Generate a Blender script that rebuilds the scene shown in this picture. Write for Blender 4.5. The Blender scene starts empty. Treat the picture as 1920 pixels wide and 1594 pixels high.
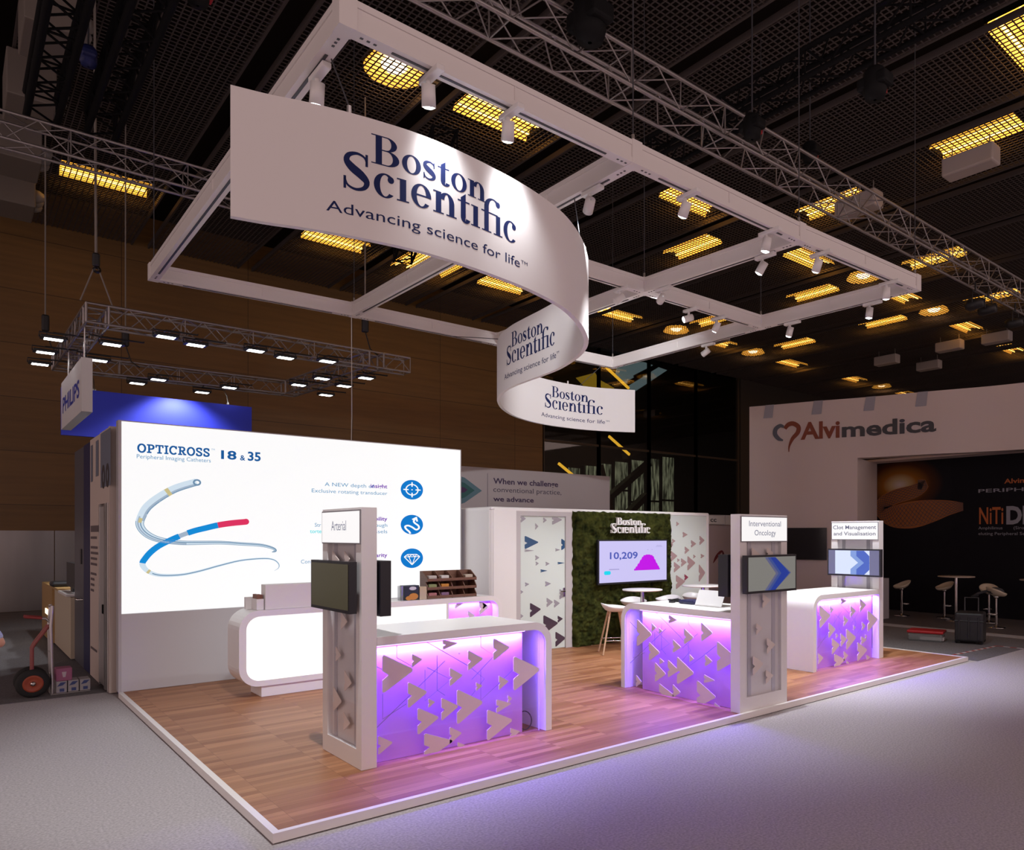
import bpy, bmesh, math, random
from mathutils import Vector, Matrix
random.seed(7)
SC = bpy.context.scene
COL = SC.collection
PI = math.pi
R = math.radians

# ---------------------------------------------------------------- camera
cam_d = bpy.data.cameras.new('camera')
cam = bpy.data.objects.new('camera', cam_d)
COL.objects.link(cam)
cam.location = (-1.610, -5.289, 2.07)
cam.rotation_euler = (R(90), 0, R(-42.448))
cam_d.sensor_fit = 'HORIZONTAL'
cam_d.sensor_width = 36.0
cam_d.lens = 26.239
cam_d.shift_x = -220 / 1920
cam_d.shift_y = 207 / 1920
cam_d.clip_end = 200
SC.camera = cam
# ---------------------------------------------------------------- world, exposure
w = bpy.data.worlds.new('hall_ambience')
SC.world = w
w.use_nodes = True
bg = w.node_tree.nodes['Background']
bg.inputs['Color'].default_value = (1.0, 0.74, 0.70, 1)
bg.inputs['Strength'].default_value = 0.76
SC.view_settings.view_transform = 'Standard'
SC.view_settings.look = 'None'
SC.view_settings.exposure = 0.0
SC.view_settings.gamma = 1.0
SC.view_settings.use_curve_mapping = False


# ---------------------------------------------------------------- materials
def mat(name, col=(.8, .8, .8), rough=.5, metal=0, emit=None, es=1.0, spec=.5, sample=True):
    m = bpy.data.materials.new(name)
    m.use_nodes = True
    b = m.node_tree.nodes['Principled BSDF']
    b.inputs['Base Color'].default_value = (*col, 1)
    b.inputs['Roughness'].default_value = rough
    b.inputs['Metallic'].default_value = metal
    b.inputs['Specular IOR Level'].default_value = spec
    if emit:
        b.inputs['Emission Color'].default_value = (*emit, 1)
        b.inputs['Emission Strength'].default_value = es
        if not sample:
            m.cycles.emission_sampling = 'NONE'
    return m


def nodes(m):
    return m.node_tree.nodes, m.node_tree.links, m.node_tree.nodes['Principled BSDF']


def noisy(m, c1, c2, scale=(1, 1, 1), ns=5, detail=6, bump=0, lo=.3, hi=.7):
    n, l, b = nodes(m)
    tc = n.new('ShaderNodeTexCoord'); mp = n.new('ShaderNodeMapping')
    mp.inputs['Scale'].default_value = scale
    nz = n.new('ShaderNodeTexNoise'); nz.inputs['Scale'].default_value = ns; nz.inputs['Detail'].default_value = detail
    cr = n.new('ShaderNodeValToRGB')
    cr.color_ramp.elements[0].position = lo; cr.color_ramp.elements[0].color = (*c1, 1)
    cr.color_ramp.elements[1].position = hi; cr.color_ramp.elements[1].color = (*c2, 1)
    l.new(tc.outputs['Object'], mp.inputs['Vector']); l.new(mp.outputs[0], nz.inputs['Vector'])
    l.new(nz.outputs['Fac'], cr.inputs['Fac']); l.new(cr.outputs[0], b.inputs['Base Color'])
    if bump:
        bp = n.new('ShaderNodeBump'); bp.inputs['Strength'].default_value = bump
        l.new(nz.outputs['Fac'], bp.inputs['Height']); l.new(bp.outputs[0], b.inputs['Normal'])
    return m


def planks(name, c1, c2, cm, bw, rh, msize=.002, rough=.35, grain=(3, 40, 40), swap=False, gmix=.35):
    m = mat(name, c1, rough)
    n, l, b = nodes(m)
    tc = n.new('ShaderNodeTexCoord')
    br = n.new('ShaderNodeTexBrick')
    br.inputs['Scale'].default_value = 1
    br.inputs['Brick Width'].default_value = bw; br.inputs['Row Height'].default_value = rh
    br.inputs['Mortar Size'].default_value = msize; br.inputs['Mortar Smooth'].default_value = .3
    br.inputs['Color1'].default_value = (*c1, 1); br.inputs['Color2'].default_value = (*c2, 1); br.inputs['Mortar'].default_value = (*cm, 1)
    br.offset = .37; br.offset_frequency = 1; br.squash = 1
    src = tc.outputs['Object']
    if swap:
        sp = n.new('ShaderNodeSeparateXYZ'); cb = n.new('ShaderNodeCombineXYZ')
        l.new(src, sp.inputs[0]); l.new(sp.outputs['X'], cb.inputs['X']); l.new(sp.outputs['Z'], cb.inputs['Y'])
        src = cb.outputs[0]
    l.new(src, br.inputs['Vector'])
    mp = n.new('ShaderNodeMapping'); mp.inputs['Scale'].default_value = grain
    l.new(tc.outputs['Object'], mp.inputs['Vector'])
    nz = n.new('ShaderNodeTexNoise'); nz.inputs['Scale'].default_value = 1; nz.inputs['Detail'].default_value = 5
    l.new(mp.outputs[0], nz.inputs['Vector'])
    mx = n.new('ShaderNodeMix'); mx.data_type = 'RGBA'; mx.blend_type = 'OVERLAY'; mx.inputs['Factor'].default_value = gmix
    l.new(br.outputs['Color'], mx.inputs['A']); l.new(nz.outputs['Fac'], mx.inputs['B'])
    l.new(mx.outputs['Result'], b.inputs['Base Color'])
    return m


def thin_glass(name, tint, gloss=.08, frost=0.0):
    m = bpy.data.materials.new(name); m.use_nodes = True
    n, l = m.node_tree.nodes, m.node_tree.links
    n.remove(n['Principled BSDF'])
    out = n['Material Output']
    tr = n.new('ShaderNodeBsdfTransparent'); tr.inputs['Color'].default_value = (*tint, 1)
    gl = n.new('ShaderNodeBsdfGlossy'); gl.inputs['Roughness'].default_value = .02
    mx = n.new('ShaderNodeMixShader'); mx.inputs['Fac'].default_value = gloss
    l.new(tr.outputs[0], mx.inputs[1]); l.new(gl.outputs[0], mx.inputs[2])
    last = mx
    if frost:
        df = n.new('ShaderNodeBsdfTranslucent'); df.inputs['Color'].default_value = (.8, .84, .82, 1)
        d2 = n.new('ShaderNodeBsdfDiffuse'); d2.inputs['Color'].default_value = (.78, .82, .80, 1)
        ma = n.new('ShaderNodeMixShader'); ma.inputs['Fac'].default_value = .6
        l.new(df.outputs[0], ma.inputs[1]); l.new(d2.outputs[0], ma.inputs[2])
        mb_ = n.new('ShaderNodeMixShader'); mb_.inputs['Fac'].default_value = frost
        l.new(mx.outputs[0], mb_.inputs[1]); l.new(ma.outputs[0], mb_.inputs[2])
        last = mb_
    l.new(last.outputs[0], out.inputs['Surface'])
    return m


M = {}
M['white'] = mat('white_laminate', (.80, .78, .78), .32)
M['white_matt'] = mat('white_matt', (.78, .76, .76), .6)
M['fabric'] = mat('banner_fabric', (.80, .77, .77), .8, spec=.2)
M['frame'] = mat('frame_white_aluminium', (.80, .76, .75), .5)
M['track'] = mat('track_dark', (.05, .05, .06), .5)
M['carpet'] = noisy(mat('grey_carpet', rough=.95, spec=.1), (.36, .335, .345), (.54, .505, .52), ns=55, detail=9, bump=.15, lo=.32, hi=.68)
M['carpet_dark'] = noisy(mat('dark_carpet', rough=.95, spec=.1), (.13, .12, .125), (.20, .19, .195), ns=45, detail=9, bump=.15)
M['wood'] = planks('parquet', (.27, .105, .046), (.43, .205, .100), (.16, .06, .027), .62, .085, .0012, .46, (1.6, 34, 34))
M['wood'].node_tree.nodes['Principled BSDF'].inputs['Specular IOR Level'].default_value = .3
M['hallwood'] = planks('wall_veneer', (.165, .085, .023), (.19, .098, .028), (.07, .035, .010), 3.4, 1.45, .012, .45, (.5, 6, 9), True, .3)
M['steel'] = noisy(mat('brushed_steel', rough=.28, metal=1), (.30, .28, .275), (.37, .345, .335), (2.2, 1, .4), .9, 2)
M['alu'] = mat('aluminium', (.62, .60, .60), .32, 1)
M['truss'] = mat('truss_aluminium', (.36, .33, .33), .42, .8)
M['black_metal'] = mat('black_metal', (.005, .005, .006), .8, spec=.15)
M['hoist_black'] = mat('hoist_black', (.006, .006, .007), .7, spec=.2)
M['black'] = mat('black_plastic', (.015, .015, .018), .45)
M['ceil'] = mat('ceiling_lattice', (.085, .070, .067), .7, spec=.2)
M['void'] = mat('ceiling_void', (.016, .012, .011), .95, spec=.05)
M['cable'] = mat('cable_grey', (.25, .22, .20), .6)
M['white_emit'] = mat('lightbox_face', (.16, .16, .16), .7, emit=(1.0, 1.0, 1.0), es=.93, spec=.1)
M['bar_emit'] = mat('counter_light_panel', (.3, .3, .3), .6, emit=(1.0, .985, .96), es=.95, spec=.2)
M['sign_emit'] = mat('sign_face', (.15, .15, .15), .6, emit=(1, .98, .98), es=.90, spec=.1)
M['navy'] = mat('navy_print', (.010, .020, .10), .7, spec=.2)
M['grey_print'] = mat('grey_print', (.06, .06, .075), .6)
def inkm(name, c):
    return mat(name, (c[0]*.12, c[1]*.12, c[2]*.12), .8, emit=c, es=.95, spec=.05, sample=False)
M['ink_blue'] = inkm('backlit_ink_blue', (.012, .105, .33))
M['ink_mid'] = inkm('backlit_ink_steel_blue', (.10, .30, .52))
M['ink_purple'] = inkm('backlit_ink_purple', (.16, .02, .42))
M['ink_cyan'] = inkm('backlit_ink_cyan', (.10, .72, .78))
M['ink_icon'] = inkm('backlit_ink_icon_blue', (.006, .19, .60))
M['ink_white'] = inkm('backlit_ink_white', (1, 1, 1))
M['ink_tube'] = inkm('backlit_ink_clear_tube', (.64, .76, .86))
M['ink_tube2'] = inkm('backlit_ink_tube_core', (.16, .28, .42))
M['ink_grey'] = inkm('backlit_ink_tube_shadow', (.36, .46, .58))
M['ink_sky'] = inkm('backlit_ink_tube_blue', (.008, .26, .68))
M['ink_red'] = inkm('backlit_ink_tube_red', (.72, .035, .12))
M['ink_gold'] = inkm('backlit_ink_gold', (.60, .52, .26))
M['ink_sign'] = inkm('sign_ink', (.16, .16, .24))
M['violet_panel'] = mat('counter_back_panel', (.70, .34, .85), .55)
M['acrylic'] = thin_glass('clear_acrylic', (.97, .97, .98), .035)
M['edge_glow'] = mat('acrylic_edge', (.85, .8, .9), .3)
M['vinyl'] = mat('arrow_vinyl', (.72, .58, .66), .6, spec=.2)
M['vinyl_line'] = mat('arrow_outline_vinyl', (.30, .24, .42), .6)
M['pale_vinyl'] = mat('pale_arrow_vinyl', (.72, .63, .60), .6)
M['screen_off'] = mat('screen_olive_reflection', (.13, .135, .08), .25)  # olive base colour stands in for a yellowish reflection on the screen
M['bezel'] = mat('monitor_bezel', (.012, .012, .018), .35)
M['carpet_line'] = mat('edge_trim_white', (.82, .78, .76), .45)
M['moss'] = noisy(mat('moss', rough=.95, spec=.1), (.006, .009, .002), (.052, .057, .012), ns=9, detail=8)
M['frost'] = thin_glass('frosted_glass', (.85, .9, .9), .05, .92)
M['clearcut'] = thin_glass('clear_cutout', (.30, .31, .36), .10, .25)
M['beech'] = noisy(mat('beech_legs', rough=.45), (.50, .32, .20), (.62, .42, .28), (1, 1, 10), 6)
M['chrome'] = mat('chrome', (.75, .73, .72), .12, 1)
M['lamp_emit'] = mat('lamp_reflector', (.8, .6, .3), .5, emit=(1.0, .42, .042), es=1.7)
M['tube_emit'] = mat('lamp_tube', (.9, .8, .6), .5, emit=(1.0, .56, .12), es=8)
M['round_emit'] = mat('round_lamp', (.9, .8, .7), .5, emit=(1.0, .68, .38), es=8)
M['lens'] = mat('spot_lens', (.9, .9, .9), .4, emit=(.93, .97, 1.0), es=14, sample=False)
M['flood_lens'] = mat('flood_lens', (.9, .9, .9), .4, emit=(.92, .96, 1.0), es=10, sample=False)
M['philips_blue'] = mat('blue_sign_fabric', (.020, .032, .50), .6)
M['blue_print'] = mat('blue_letters', (.02, .04, .42), .5)
M['dark_blue'] = mat('dark_blue_panel', (.010, .012, .075), .5)
M['grey_door'] = mat('grey_door', (.085, .085, .105), .4)
M['grey_wall'] = mat('grey_print_wall', (.42, .37, .38), .7)
M['alv'] = mat('painted_booth_wall', (.62, .53, .51), .7)
M['alv_dark'] = mat('charcoal_letters', (.055, .055, .065), .6)
M['alv_red'] = mat('rust_letters', (.22, .05, .022), .6)
M['alv_grey'] = mat('slate_letters', (.10, .11, .14), .6)
M['blackwall'] = mat('black_graphic_wall', (.006, .005, .008), .7, spec=.15)
M['orange'] = mat('orange_letters', (.42, .10, .015), .6)
M['letter_grey'] = mat('light_grey_letters', (.25, .25, .29), .6)
M['teal1'] = mat('teal_print', (.09, .17, .21), .7)
M['teal2'] = mat('dark_teal_print', (.025, .10, .10), .7)
M['plum'] = mat('plum_print', (.055, .02, .085), .7)
M['red'] = mat('red_plastic', (.42, .012, .018), .4)
M['rubber'] = mat('black_rubber', (.018, .018, .018), .8)
M['rust_paint'] = mat('red_painted_steel', (.30, .075, .07), .45)
M['cardboard'] = mat('brown_card', (.23, .10, .065), .7)
M['pink_box'] = mat('pink_box', (.40, .13, .24), .6)
M['clear_plastic'] = thin_glass('clear_plastic', (.75, .76, .78), .12, .25)
M['skin'] = mat('skin', (.45, .22, .15), .55)
M['cuff'] = mat('striped_shirt', (.40, .46, .72), .8)
M['trouser'] = mat('dark_trousers', (.02, .022, .03), .85)
M['hair'] = mat('brown_hair', (.03, .018, .01), .7)


# ---------------------------------------------------------------- mesh builder
class MB:
    def __init__(s):
        s.v = []; s.f = []; s.m = []; s.sm = []

    def add(s, vs, fs, m=0, smooth=False):
        o = len(s.v)
        s.v += [tuple(p) for p in vs]
        for f in fs:
            s.f.append([i + o for i in f]); s.m.append(m); s.sm.append(smooth)
        return s

    def box(s, a, b, m=0, rot=None, piv=None):
        x0, y0, z0 = a; x1, y1, z1 = b
        vs = [Vector(p) for p in ((x0, y0, z0), (x1, y0, z0), (x1, y1, z0), (x0, y1, z0), (x0, y0, z1), (x1, y0, z1), (x1, y1, z1), (x0, y1, z1))]
        if rot is not None:
            c = Vector(piv) if piv else sum(vs, Vector()) / 8
            vs = [rot @ (p - c) + c for p in vs]
        return s.add(vs, [(0, 3, 2, 1), (4, 5, 6, 7), (0, 1, 5, 4), (1, 2, 6, 5), (2, 3, 7, 6), (3, 0, 4, 7)], m)

    def bbox(s, a, b, r=.01, m=0, rotz=0):          # box with chamfered edges
        x0, y0, z0 = a; x1, y1, z1 = b
        r = min(r, (x1-x0)/2.01, (y1-y0)/2.01, (z1-z0)/2.01)
        bm = bmesh.new(); bmesh.ops.create_cube(bm, size=1)
        c = Vector(((x0+x1)/2, (y0+y1)/2, (z0+z1)/2))
        for q in bm.verts:
            q.co = Vector((q.co.x*(x1-x0), q.co.y*(y1-y0), q.co.z*(z1-z0)))
        bmesh.ops.bevel(bm, geom=bm.edges[:], offset=r, segments=2, profile=.5, affect='EDGES')
        rt = Matrix.Rotation(rotz, 3, 'Z')
        bm.verts.index_update()
        s.add([rt @ q.co + c for q in bm.verts], [[q.index for q in f.verts] for f in bm.faces], m)
        bm.free()
        return s

    def beam(s, p, q, wd, hz, up=(0, 0, 1), m=0):     # box-section bar from p to q (centre line)
        p = Vector(p); q = Vector(q); d = (q - p).normalized(); up = Vector(up)
        a = d.cross(up).normalized() * wd / 2; b = a.cross(d).normalized() * hz / 2
        vs = [p-a-b, p+a-b, p+a+b, p-a+b, q-a-b, q+a-b, q+a+b, q-a+b]
        return s.add(vs, [(0, 1, 2, 3), (7, 6, 5, 4), (0, 4, 5, 1), (1, 5, 6, 2), (2, 6, 7, 3), (3, 7, 4, 0)], m)

    def tube(s, pts, r, n=8, m=0, smooth=True, cap=True):
        pts = [Vector(p) for p in pts]
        rs = r if isinstance(r, (list, tuple)) else [r] * len(pts)
        rings = []; prev = None
        for i, p in enumerate(pts):
            d = (pts[min(i+1, len(pts)-1)] - pts[max(i-1, 0)]).normalized()
            if prev is None:
                a = d.cross(Vector((0, 0, 1)) if abs(d.z) < .9 else Vector((1, 0, 0))).normalized()
            else:
                a = (prev - d * prev.dot(d)).normalized()
            prev = a; b = d.cross(a)
            rings.append([p + (a*math.cos(2*PI*k/n) + b*math.sin(2*PI*k/n)) * rs[i] for k in range(n)])
        vs = [q for rg in rings for q in rg]
        fs = [(i*n+k, i*n+(k+1) % n, (i+1)*n+(k+1) % n, (i+1)*n+k) for i in range(len(pts)-1) for k in range(n)]
        s.add(vs, fs, m, smooth)
        if cap:
            s.add(rings[0], [list(range(n))[::-1]], m); s.add(rings[-1], [list(range(n))], m)
        return s

    def lathe(s, prof, c, n=32, m=0, smooth=True, axis='Z'):
        vs = []
        for r, z in prof:
            for k in range(n):
                a = 2*PI*k/n
                p = (r*math.cos(a), r*math.sin(a), z)
                if axis == 'Y': p = (p[0], p[2], p[1])
                if axis == 'X': p = (p[2], p[0], p[1])
                vs.append((p[0]+c[0], p[1]+c[1], p[2]+c[2]))
        fs = [(i*n+k, i*n+(k+1) % n, (i+1)*n+(k+1) % n, (i+1)*n+k) for i in range(len(prof)-1) for k in range(n)]
        return s.add(vs, fs, m, smooth)

    def prism(s, poly, f0, f1, m=0, caps=(1, 1)):     # extrude 2D poly between two mappings
        n = len(poly)
        a = [f0(*p) for p in poly]; b = [f1(*p) for p in poly]
        s.add(a + b, [(k, (k+1) % n, n+(k+1) % n, n+k) for k in range(n)], m)
        if caps[0]: s.add(a, [list(range(n))], m)
        if caps[1]: s.add(b, [list(range(n))[::-1]], m)
        return s

    def polys(s, ps, fn, m=0):
        for p in ps:
            s.add([fn(u, v) for u, v in p], [list(range(len(p)))], m)
        return s

    def build(s, name, mats, parent=None, kind=None, keep=False):
        me = bpy.data.meshes.new(name)
        off = Vector(parent['_o']) if parent is not None and '_o' in parent else Vector((0, 0, 0))
        me.from_pydata([Vector(p) - off for p in s.v], [], s.f)
        mats = mats if isinstance(mats, (list, tuple)) else [mats]
        for mm in mats: me.materials.append(M[mm] if isinstance(mm, str) else mm)
        me.polygons.foreach_set('material_index', s.m)
        me.polygons.foreach_set('use_smooth', s.sm)
        if not keep:
            bm = bmesh.new(); bm.from_mesh(me)
            bmesh.ops.recalc_face_normals(bm, faces=bm.faces[:])
            bm.to_mesh(me); bm.free()
        me.update()
        o = bpy.data.objects.new(name, me); COL.objects.link(o)
        if parent is not None:
            o.parent = parent
            if '_o' in parent: o['_o'] = parent['_o']
        if kind: o['kind'] = kind
        return o


def thing(name, label, cat, loc, group=None):
    o = bpy.data.objects.new(name, None); COL.objects.link(o)
    o.empty_display_size = .1
    o.location = loc; o['_o'] = tuple(loc)
    o['label'] = label; o['category'] = cat
    if group: o['group'] = group
    return o


def tag(o, label, cat, group=None):
    o['label'] = label; o['category'] = cat
    if group: o['group'] = group
    return o


def copy_tree(o, parent=None):
    c = o.copy(); COL.objects.link(c)
    if parent is not None: c.parent = parent
    for ch in list(o.children): copy_tree(ch, c)
    return c


def rotz(v, a):
    c, s = math.cos(a), math.sin(a)
    return Vector((v[0]*c - v[1]*s, v[0]*s + v[1]*c, v[2]))


# ---------------------------------------------------------------- lettering
_tc = {}
def text_raw(s, bold=0.0, space=1.0):
    k = (s, bold, space)
    if k in _tc: return _tc[k]
    cu = bpy.data.curves.new('lettering', 'FONT'); cu.body = s; cu.size = 1; cu.offset = bold; cu.space_character = space
    cu.resolution_u = 3
    ob = bpy.data.objects.new('lettering', cu); COL.objects.link(ob)
    dg = bpy.context.evaluated_depsgraph_get()
    me = bpy.data.meshes.new_from_object(ob.evaluated_get(dg))
    vs = [(v.co.x, v.co.y) for v in me.vertices]; fs = [list(p.vertices) for p in me.polygons]
    bpy.data.objects.remove(ob); bpy.data.curves.remove(cu); bpy.data.meshes.remove(me)
    _tc[k] = (vs, fs)
    return _tc[k]


def text(mb, s, fn, u0, v0, cap, width=None, align='l', bold=0.0, m=0, space=1.0):
    vs, fs = text_raw(s, bold, space)
    hv, _ = text_raw('H', 0, 1)
    ch = max(v for _, v in hv) - min(v for _, v in hv)
    sy = cap / ch
    x0 = min(u for u, _ in vs); x1 = max(u for u, _ in vs)
    sx = (width / (x1-x0)) if width else sy
    W = (x1-x0)*sx
    ox = u0 if align == 'l' else (u0 - W if align == 'r' else u0 - W/2)
    mb.add([fn(ox + (u-x0)*sx, v0 + v*sy) for u, v in vs], fs, m)
    return W


def rect(x0, y0, x1, y1, nx=1):
    return [[(x0+(x1-x0)*i/nx, y0), (x0+(x1-x0)*(i+1)/nx, y0), (x0+(x1-x0)*(i+1)/nx, y1), (x0+(x1-x0)*i/nx, y1)] for i in range(nx)]


def ring(cx, cy, ax, ay, bx, by, t0=0, t1=360, n=28):
    out = []
    for i in range(n):
        a = R(t0+(t1-t0)*i/n); b = R(t0+(t1-t0)*(i+1)/n)
        out.append([(cx+ax*math.cos(a), cy+ay*math.sin(a)), (cx+ax*math.cos(b), cy+ay*math.sin(b)),
                    (cx+bx*math.cos(b), cy+by*math.sin(b)), (cx+bx*math.cos(a), cy+by*math.sin(a))])
    return out


def disc(cx, cy, r, ry=None, n=20):
    ry = ry or r
    return [[(cx+r*math.cos(2*PI*i/n), cy+ry*math.sin(2*PI*i/n)) for i in range(n)]]


def smoothpath(pts, sub=6):
    out = []
    n = len(pts)
    for i in range(n-1):
        p0 = pts[max(i-1, 0)]; p1 = pts[i]; p2 = pts[i+1]; p3 = pts[min(i+2, n-1)]
        for k in range(sub):
            t = k/sub
            out.append(tuple(.5*((2*b) + (c-a)*t + (2*a-5*b+4*c-d)*t*t + (3*b-a-3*c+d)*t**3) for a, b, c, d in zip(p0, p1, p2, p3)))
    out.append(tuple(pts[-1]))
    return out


def stroke(pts, wd=None, sub=5):
    P = smoothpath(pts, sub) if sub > 1 else pts
    L = []
    for i, p in enumerate(P):
        a = P[max(i-1, 0)]; b = P[min(i+1, len(P)-1)]
        dx, dy = b[0]-a[0], b[1]-a[1]; d = math.hypot(dx, dy) or 1
        h = (p[2] if len(p) > 2 else wd)/2
        L.append(((p[0]-dy/d*h, p[1]+dx/d*h), (p[0]+dy/d*h, p[1]-dx/d*h)))
    return [[L[i][0], L[i+1][0], L[i+1][1], L[i][1]] for i in range(len(L)-1)]


def g_s(w=.78, h=1.0, k=1.0):
    P = [(.80, .74, .06), (.74, .90, .08), (.50, .975, .10), (.24, .90, .17), (.17, .74, .23), (.34, .58, .31), (.62, .43, .31), (.80, .27, .23), (.72, .10, .15), (.46, .025, .10), (.20, .10, .08), (.11, .28, .06)]
    ps = stroke([(x*w, y*h, t*k) for x, y, t in P], sub=4)
    return ps + rect(.76*w, .68*h, .84*w, 1.0*h) + rect(.07*w, 0, .15*w, .33*h)


def serif_glyph(c):
    if c == 'o': return ring(.54, .5, .52, .54, .25, .47), 1.08
    if c == 'c': return ring(.54, .5, .52, .54, .24, .47, 48, 318) + disc(.80, .80, .15), 1.02
    if c == 'e': return ring(.53, .5, .51, .54, .24, .47, 0, 322) + rect(.26, .48, 1.03, .56), 1.08
    if c == 'n': return rect(.14, 0, .44, 1) + rect(0, .94, .2, 1) + rect(0, 0, .58, .06) + ring(.74, .58, .44, .46, .14, .38, 0, 165, 16) + rect(.88, 0, 1.18, .6) + rect(.72, 0, 1.32, .06), 1.32
    if c == 't': return [[(.18, .2), (.48, .2), (.48, 1.36), (.18, 1.12)]] + rect(0, .93, .72, 1) + ring(.48, .22, .30, .27, .02, .17, 180, 345, 10), .76
    if c == 'i': return rect(.14, 0, .44, 1) + rect(0, .94, .2, 1) + rect(0, 0, .58, .06), .60
    if c == 's': return g_s(.85, 1.04), .84
    if c == 'S': return g_s(1.38, 1.64, 1.18), 1.34
    if c == 'B': return (rect(.22, 0, .54, 1.6) + rect(0, 0, .8, .06) + rect(0, 1.54, .8, 1.6) + rect(.5, .80, .8, .86)
                         + ring(.78, 1.205, .54, .395, .24, .335, -90, 90, 14) + ring(.80, .43, .64, .43, .30, .37, -90, 90, 14)), 1.50
    if c == 'f': return (rect(.20, 0, .50, 1.28) + rect(.04, 0, .68, .06) + rect(0, .93, 1.12, 1.0) + ring(.80, 1.22, .60, .50, .30, .43, 50, 178, 16) + disc(1.14, 1.52, .15)
                         + rect(1.0, 0, 1.30, .97) + rect(.84, 0, 1.46, .06)), 1.46
    return [], .5


def serif_word(wd):
    out = []; x = 0
    for c in wd:
        ps, a = serif_glyph(c)
        out += [[(u+x, v) for u, v in p] for p in ps]; x += a + .06
    return out, x - .06


def fit(ps, W, u0, v0, sx, sy):
    return [[(u0+u*sx, v0+v*sy) for u, v in p] for p in ps]


def logo(mb, fn, u0, v0, W, H, m=0, m2=1, tagline=True, f1=None):
    """two-line serif word mark; u0 = left of S, v0 = baseline of lower word, W = width of lower word, H = total height."""
    ps, w1 = serif_word('Scientifc')        # the f glyph carries its i
    sx = W/w1; sy = H/2.62
    A = fit(ps, W, u0, v0, sx, sy)
    pb, w2 = serif_word('Boston')
    B = fit(pb, 0, u0+W*.135, v0+1.37*sy, W*.635/w2, sy*.80)
    for p in A + B:
        if f1 is None: mb.polys([p], fn, m)
        else: mb.prism(p, fn, f1, m)
    if tagline:
        text(mb, 'Advancing science for life', fn, u0-W*.065, v0-sy*1.12, sy*.46, W*1.09, m=m2)
        text(mb, 'TM', fn, u0+W*1.035, v0-sy*.86, sy*.17, W*.055, m=m2)


def slab_word(wd):
    out = []; x = 0
    G = {
        'O': (ring(.47, .5, .47, .53, .31, .385), .94), 'C': (ring(.48, .5, .48, .53, .32, .385, 42, 318) + rect(.73, .66, .86, .98), .90),
        'P': (rect(.14, 0, .30, 1) + rect(0, 0, .46, .13) + rect(0, .87, .46, 1) + rect(.28, .87, .48, 1) + rect(.28, .40, .48, .53) + ring(.47, .70, .34, .30, .18, .17, -90, 90, 12), .82),
        'T': (rect(.36, 0, .52, 1) + rect(0, .87, .88, 1) + rect(0, .68, .11, 1) + rect(.77, .68, .88, 1) + rect(.2, 0, .68, .13), .88),
        'I': (rect(.13, 0, .29, 1) + rect(0, 0, .42, .13) + rect(0, .87, .42, 1), .42),
        'R': (rect(.14, 0, .30, 1) + rect(0, 0, .44, .13) + rect(0, .87, .46, 1) + rect(.28, .87, .48, 1) + rect(.28, .42, .48, .55) + ring(.47, .71, .34, .29, .18, .16, -90, 90, 12) + [[(.40, .46), (.58, .46), (.82, .06), (.64, .06)]] + rect(.62, 0, .92, .13), .90),
        'S': (stroke([(x*.76, y, .15) for x, y in ((.88, .76), (.72, .92), (.48, .95), (.2, .88), (.13, .72), (.3, .57), (.62, .46), (.88, .3), (.8, .12), (.52, .045), (.24, .09), (.08, .25))], sub=4) + rect(.60, .68, .70, .98) + rect(.05, .02, .15, .32), .76)}
    for c in wd:
        ps, a = G[c]
        out += [[(u+x, v) for u, v in p] for p in ps]; x += a + .14
    return out, x - .14


def arrow(u0, v0, u1, v1, flip=False):
    """notched triangle pointing to u1"""
    d = u1-u0; h = v1-v0
    r = .05
    return [(u0, v0+h*.04), (u0, v0+h*.33), (u0+d*.20, v0+h*.45), (u0, v0+h*.57), (u0, v0+h*.95), (u0+d*.03, v0+h*.995), (u0+d*.09, v0+h*.985), (u1-d*.02, v0+h*.55), (u1, v0+h*.5), (u1-d*.02, v0+h*.46), (u0+d*.08, v0+h*.0), (u0+d*.03, v0)]


def clip(poly, lo_u, hi_u, lo_v, hi_v):
    def cut(ps, ins, inter):
        out = []
        for i, p in enumerate(ps):
            q = ps[i-1]
            if ins(p):
                if not ins(q): out.append(inter(q, p))
                out.append(p)
            elif ins(q): out.append(inter(q, p))
        return out
    def ix(c): return lambda q, p: (c, q[1]+(p[1]-q[1])*(c-q[0])/((p[0]-q[0]) or 1e-9))
    def iy(c): return lambda q, p: (q[0]+(p[0]-q[0])*(c-q[1])/((p[1]-q[1]) or 1e-9), c)
    for ins, it in ((lambda p: p[0] >= lo_u, ix(lo_u)), (lambda p: p[0] <= hi_u, ix(hi_u)), (lambda p: p[1] >= lo_v, iy(lo_v)), (lambda p: p[1] <= hi_v, iy(hi_v))):
        if poly: poly = cut(poly, ins, it)
    return poly if len(poly) > 2 else None


def area(name, loc, rot, sx, sy, power, col, spread=180):
    d = bpy.data.lights.new(name, 'AREA'); d.shape = 'RECTANGLE'; d.size = sx; d.size_y = sy
    d.energy = power; d.color = col; d.spread = R(spread)
    o = bpy.data.objects.new(name, d); COL.objects.link(o); o.location = loc; o.rotation_euler = rot
    return o


def spot(name, loc, target, power, col, size, blend=.4, rad=.04):
    d = bpy.data.lights.new(name, 'SPOT'); d.energy = power; d.color = col; d.spot_size = R(size); d.spot_blend = blend
    d.shadow_soft_size = rad
    o = bpy.data.objects.new(name, d); COL.objects.link(o); o.location = loc
    o.rotation_euler = (Vector(target)-Vector(loc)).to_track_quat('-Z', 'Y').to_euler()
    return o

VIOLET = (.165, .085, 1.0)

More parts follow.
